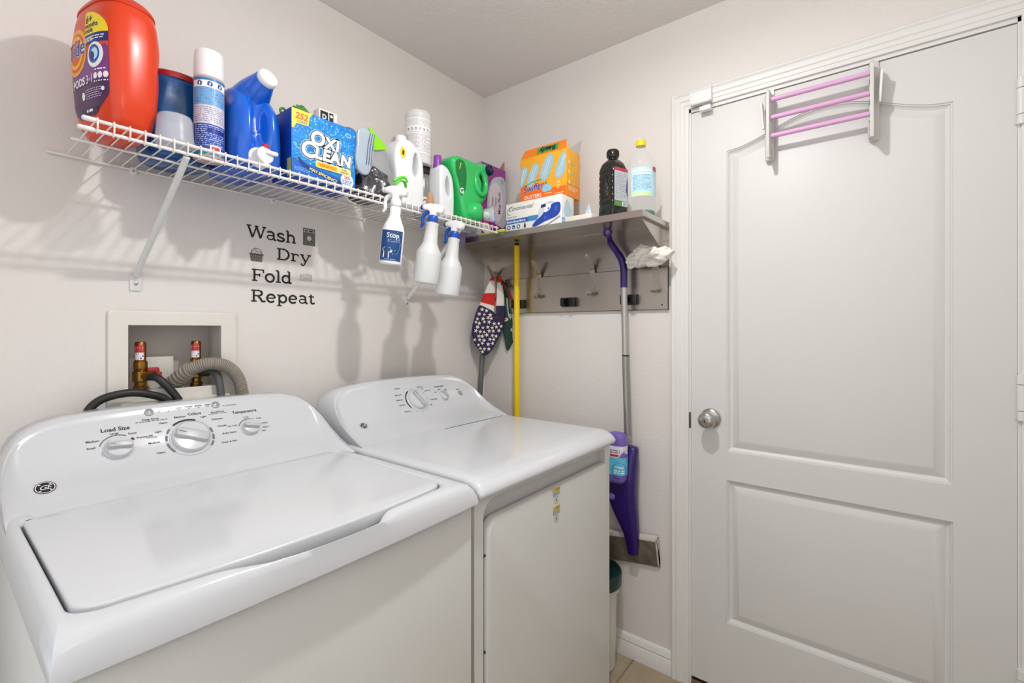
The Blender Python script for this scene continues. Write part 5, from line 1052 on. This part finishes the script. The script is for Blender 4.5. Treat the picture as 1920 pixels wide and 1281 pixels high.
b.v = [(x-to_[0], y-to_[1], z-to_[2]) for x, y, z in b.v]; o = b.build('stars', t); o['kind'] = 'stuff'
def strand(pts, cuts, name):
    b = MB(); n = len(pts)
    for (t0, t1, m) in cuts:
        rows = []
        for k in range(9):
            s_ = t0+(t1-t0)*k/8; f = s_*(n-1); i = min(int(f), n-2); g = f-i; A = [pts[i][j]+(pts[i+1][j]-pts[i][j])*g for j in range(4)]
            l_, r_ = Vector((A[0], A[1], 0)), Vector((A[2], A[3], 0)); rr_ = []
            for q in range(16):
                a = 2*PI*q/16; u = .5+.5*math.cos(a); p = l_.lerp(r_, u); rr_.append(dp(p.x, p.y, .004+.007*math.sin(a)))
            rows.append(rr_)
        b.grid(rows, m, cu=True, caps=True)
    b.v = [(x-to_[0], y-to_[1], z-to_[2]) for x, y, z in b.v]; return b.build(name, t, smooth=60)
strand([(.015, 1.517, .027, 1.515), (-.010, 1.465, .031, 1.470), (-.026, 1.425, .030, 1.425), (-.042, 1.382, .026, 1.355), (-.050, 1.365, .02, 1.330)], [(0, .10, REDC), (.10, .42, CREAM), (.42, .66, REDC), (.66, 1, CREAM)], 'striped_strand')
strand([(.046, 1.522, .058, 1.522), (.038, 1.47, .066, 1.47), (.037, 1.42, .073, 1.42), (.034, 1.372, .074, 1.372), (.036, 1.33, .066, 1.33)], [(0, .16, REDC), (.16, .70, CREAM), (.70, 1, NAVY)], 'striped_strand')
t = thing('green_bandana', 'dark green patterned bandana hanging behind the flag cloth', 'cloth', (-.040, -.118, 1.49)); to_ = (-.040, -.118, 1.49)
dp = drape((-.040, -.118, 0), .004); b = MB(); gp = cl([(.012, 1.500), (.030, 1.495), (.060, 1.46), (.088, 1.40), (.094, 1.3159), (.088, 1.2301), (.068, 1.2056), (.045, 1.1738), (.033, 1.2179), (.020, 1.2914), (.008, 1.3894)], 5)
b.prism(gp, -.004, .006, GRC, mp=dp, bev=.004, ring=12); b.v = [(x-to_[0], y-to_[1], z-to_[2]) for x, y, z in b.v]; b.build('folded_cloth', t, smooth=60)
b = MB(); b.poly(cl([(.040, 1.42), (.056, 1.40), (.068, 1.36), (.064, 1.325), (.050, 1.33), (.044, 1.37)], 4), mat('pale_green_print', '9fb8ac', .8), dp, o=.0068)
for p in ((.070, 1.27), (.036, 1.315)): b.poly(cl([(p[0]-.010, p[1]-.006), (p[0]+.010, p[1]-.002), (p[0]+.012, p[1]+.008), (p[0]-.004, p[1]+.010)], 3), ink('e0b9a8'), dp, o=.007); b.poly(ell(p[0], p[1]+.004, .004, .003, 10), ink('a03a2c'), dp, o=.0074)
rg = random.Random(8)
for k in range(26):
    p = (rg.uniform(.015, .085), rg.uniform(1.19, 1.47))
    if inside(p, gp): b.poly(ell(*p, .0012, .0012, 6), ink('c9d2c6'), dp, o=.0072)
b.v = [(x-to_[0], y-to_[1], z-to_[2]) for x, y, z in b.v]; b.build('print', t)
b = MB(); b.tube(cat([(-.050, -.135, 1.49), (-.045, -.165, 1.47), (-.036, -.195, 1.42), (-.034, -.212, 1.38)], 6), [.006]*19, mat('dark_red_strap', '7c2320', .7), 10, flat=.5); b.v = [(x-to_[0], y-to_[1], z-to_[2]) for x, y, z in b.v]; b.build('red_edge', t, smooth=60)
# white cloth bag on the right hook
t = thing('white_cloth', 'crumpled off-white cloth bag on the right-hand hook beside the door', 'cloth', (-.060, -.864, 1.535))
WC = mat('white_cotton', 'e9e3da', .85, bump=(200, .4, .0015))
def lump(name, c, r, seed, amp, sc=22, tilt=0):
    b = MB(); rows = []; c = Vector(c)
    for i in range(57):
        th = PI*i/56; rows.append([Vector((r[0]*math.sin(th)*math.cos(2*PI*j/72), r[1]*math.sin(th)*math.sin(2*PI*j/72), r[2]*math.cos(th))) for j in range(72)])
    b.grid(rows, WC, cu=True); out = []; mt = Matrix.Rotation(R(tilt), 3, 'X')
    for p in b.v:
        p = Vector(p); q = p+Vector((seed*.37, 0, 0)); n1 = mnoise.noise(Vector((q.x*18, q.y*14, q.z*34))); n2 = mnoise.noise(Vector((q.x*40, q.y*32+seed, q.z*70)))
        n1 = mnoise.noise(Vector((q.x*24, q.y*26+q.z*16, q.z*30))); n2 = mnoise.noise(Vector((q.x*60, q.y*55+seed, q.z*60))); d = p.normalized()*amp*((1-abs(n1)*3.2)+.45*(1-abs(n2)*2.6)); out.append(tuple(c+mt@(p+d)))
    b.v = out; return b.build(name, t, smooth=80)
lump('cloth_lobe', (-.022, .000, .000), (.026, .076, .027), 1, .013, tilt=-7); lump('cloth_fold', (-.016, .018, .026), (.018, .044, .014), 5, .009, tilt=-4)
b = MB(); b.tube(cat([(-.020, .040, .000), (-.016, .064, -.016), (-.012, .086, -.030)], 6), [.020, .020, .019, .018, .017, .016, .015, .014, .013, .012, .011, .010, .008], WC, 18, flat=.6); crumple(b, .007, 30, 2); b.build('trailing_corner', t, smooth=80)
# poles
YEL = mat('yellow_pole', 'f2cc0c', .35)
t = thing('yellow_broom', 'yellow pole with a black tip standing against the hook rail', 'broom', (-.060, -.246, 0))
b = MB(); b.cyl((0, 0, .0), (0, 0, 1.646), .0128, YEL, 22); b.build('pole', t); b = MB(); b.lathe([(0, 1.6462), (.0105, 1.6462), (.0105, 1.654), (.008, 1.658), (0, 1.659)], BLK, 18); b.build('end_cap', t)
b = MB(); p0, p1_ = Vector((-.140, -.020, .012)), Vector((-.062, -.050, 1.25)); d = (p1_-p0); b.tube([p0, p0+d*.4, p0+d*.7, p0+d*1.0], .0125, mat('grey_pole', '6f7371', .35, metal=.5), 20); tag(b.build('grey_pole'), 'dark grey metal pole leaning in the corner behind the flag cloth', 'pole')
# spray mop
t = thing('spray_mop', 'purple spray mop with silver pole, fluid bottle and grimy pad, by the door frame', 'mop', (-.060, -.760, .34)); mo = (-.060, -.760, .34)
PH = mat('purple_handle', '2a1265', .3, coat=.2); PL2 = mat('lilac_plastic', '7a62b8', .3, alpha=.93); AL = mat('silver_pole', 'b9b7b4', .3, metal=.75)
b = MB(); b.tube(cat([(-.066, -.700, 1.628), (-.066, -.706, 1.605), (-.062, -.726, 1.575), (-.060, -.745, 1.545), (-.060, -.756, 1.51), (-.060, -.7575, 1.47), (-.060, -.7575, 1.431)], 6), [.010]*5+[.0125]*10+[.014]*12+[.0135]*10, PH, 20); wbuild(b, 'handle', t, mo, smooth=60)
b = MB(); b.tube([(-.066, -.6925+.0145*math.cos(R(a)), 1.648+.0145*math.sin(R(a))) for a in range(0, 360, 15)], .0055, mat('purple_ring', '5a3a90', .35), 10, closed=True); b.cyl((-.066, -.697, 1.638), (-.066, -.702, 1.622), .0085, mat('purple_ring'), 14); wbuild(b, 'hanging_loop', t, mo, smooth=60)
b = MB(); b.cyl((-.060, -.7575, 1.432), (-.060, -.764, 1.172), .0125, AL, 22); wbuild(b, 'pole', t, mo); b = MB(); b.cyl((-.060, -.764, 1.170), (-.060, -.773, .872), .0135, mat('silver_pole_lower', '9f9c98', .3, metal=.75), 22); b.cyl((-.060, -.764, 1.171), (-.060, -.764, 1.176), .0138, DARKGAP, 22); wbuild(b, 'pole', t, mo)
s_ = Surf([(.42, .010, .018, -.04, -.785, 3), (.50, .020, .030, -.045, -.780, 3), (.56, .026, .044, -.05, -.765, 3.2), (.62, .030, .054, -.055, -.752, 3.4), (.70, .032, .058, -.058, -.748, 3.6), (.80, .028, .058, -.050, -.750, 3.6), (.826, .022, .054, -.046, -.752, 3.4), (.830, .018, .048, -.046, -.752, 3.2)], 5); b = MB(); s_.mesh(b, PH, 48); wbuild(b, 'body', t, mo, smooth=60)
b = MB(); b.lathe([(0, 0), (.013, 0), (.013, .003), (.010, .005), (0, .0055)], PL2, 24, axis=(-1, -.1, 0), org=(-.089, -.722, .640)); wbuild(b, 'button', t, mo)
s2_ = Surf([(.703, .022, .030, -.098, -.745, 3), (.712, .028, .037, -.098, -.745, 3.2), (.76, .030, .040, -.098, -.745, 3.4), (.84, .030, .040, -.098, -.745, 3.4), (.868, .029, .038, -.098, -.745, 3.2), (.884, .024, .032, -.098, -.745, 2.8), (.890, .008, .012, -.098, -.745, 2.2)], 5); b = MB(); s2_.mesh(b, PL2, 48); fb = wbuild(b, 'fluid_bottle', t, mo, smooth=60)
m2 = s2_.mp(R(195), .80, 0); b = MB(); b.rect(-.048, .735, .050, .842, ink('e4e6ee'), m2, .0006, 24); b.rect(-.048, .735, .050, .800, ink('5fc0e2'), m2, .0009, 24); b.poly(ell(.006, .752, .028, .030, 26), ink('1e1f66'), m2, o=.0013); b.text('WetJet', .006, .762, .011, WINK, m2, .0018, off=.03); fineprint(b, m2, -.012, .740, .024, .756, 2, WINK, .0018, .6, 4); b.rect(-.030, .804, .004, .812, ink('c43a4a'), m2, .0013, 6); fineprint(b, m2, -.03, .815, .03, .830, 2, INKG, .0012); wbuild(b, 'label', fb, mo)
GRM = mat('grimy_pad', '7f766a', .9, noise=(16, '5a5046', .9, None), bump=(120, .6, .002)); PW = mat('pad_white', 'cfc8bf', .8)
def hp(u, v, o=0.): # mop head hanging face out: u along the head, v up, tilted
    return Vector((-.030-o-.018*(v-.06)/.06, -.745-u*.97, .425+v*1.22+u*.15-.25*max(0, u-.02)**2))
b = MB(); gu = [-.135+.27*k/14 for k in range(15)]
b.grid([[hp(u, v, o) for u in gu] for v, o in ((-.050, -.010), (-.052, .004), (-.048, .010), (-.0, .012), (.045, .012), (.052, .006), (.052, -.010))], PW, cv=True); b.grid([[hp(.135, v, o) for v, o in ((-.050, -.010), (-.048, .010), (.045, .012), (.052, -.010))][i:i+2] for i in (0, 2)], PW)
hd = wbuild(b, 'mop_head', t, mo, smooth=50); b = MB(); b.grid([[hp(u*.955, v, .0130) for u in gu] for v in (-.046, -.03, -.01, .01, .025, .038)], GRM); wbuild(b, 'pad', hd, mo)
b = MB(); b.cyl((-.038, -.782, .47), (-.040, -.785, .432), .012, PH, 14); wbuild(b, 'joint', t, mo)
# bucket
t = thing('storage_pail', 'translucent pail with a dark green lid standing behind the dryer', 'pail', (-.112, -.665, 0))
b = MB(); b.lathe([(0, .002), (.070, .002), (.074, .006), (.080, .285), (.090, .292), (.092, .305), (.090, .311), (0, .311)], mat('pail_plastic', 'd9d9d2', .35, alpha=.9), 44); b.build('pail_body', t)
b = MB(); b.lathe([(0, .311), (.096, .311), (.098, .314), (.098, .356), (.095, .361), (.085, .362), (.082, .356), (0, .354)], mat('dark_green_lid', '14332f', .3), 44); b.build('lid', t)
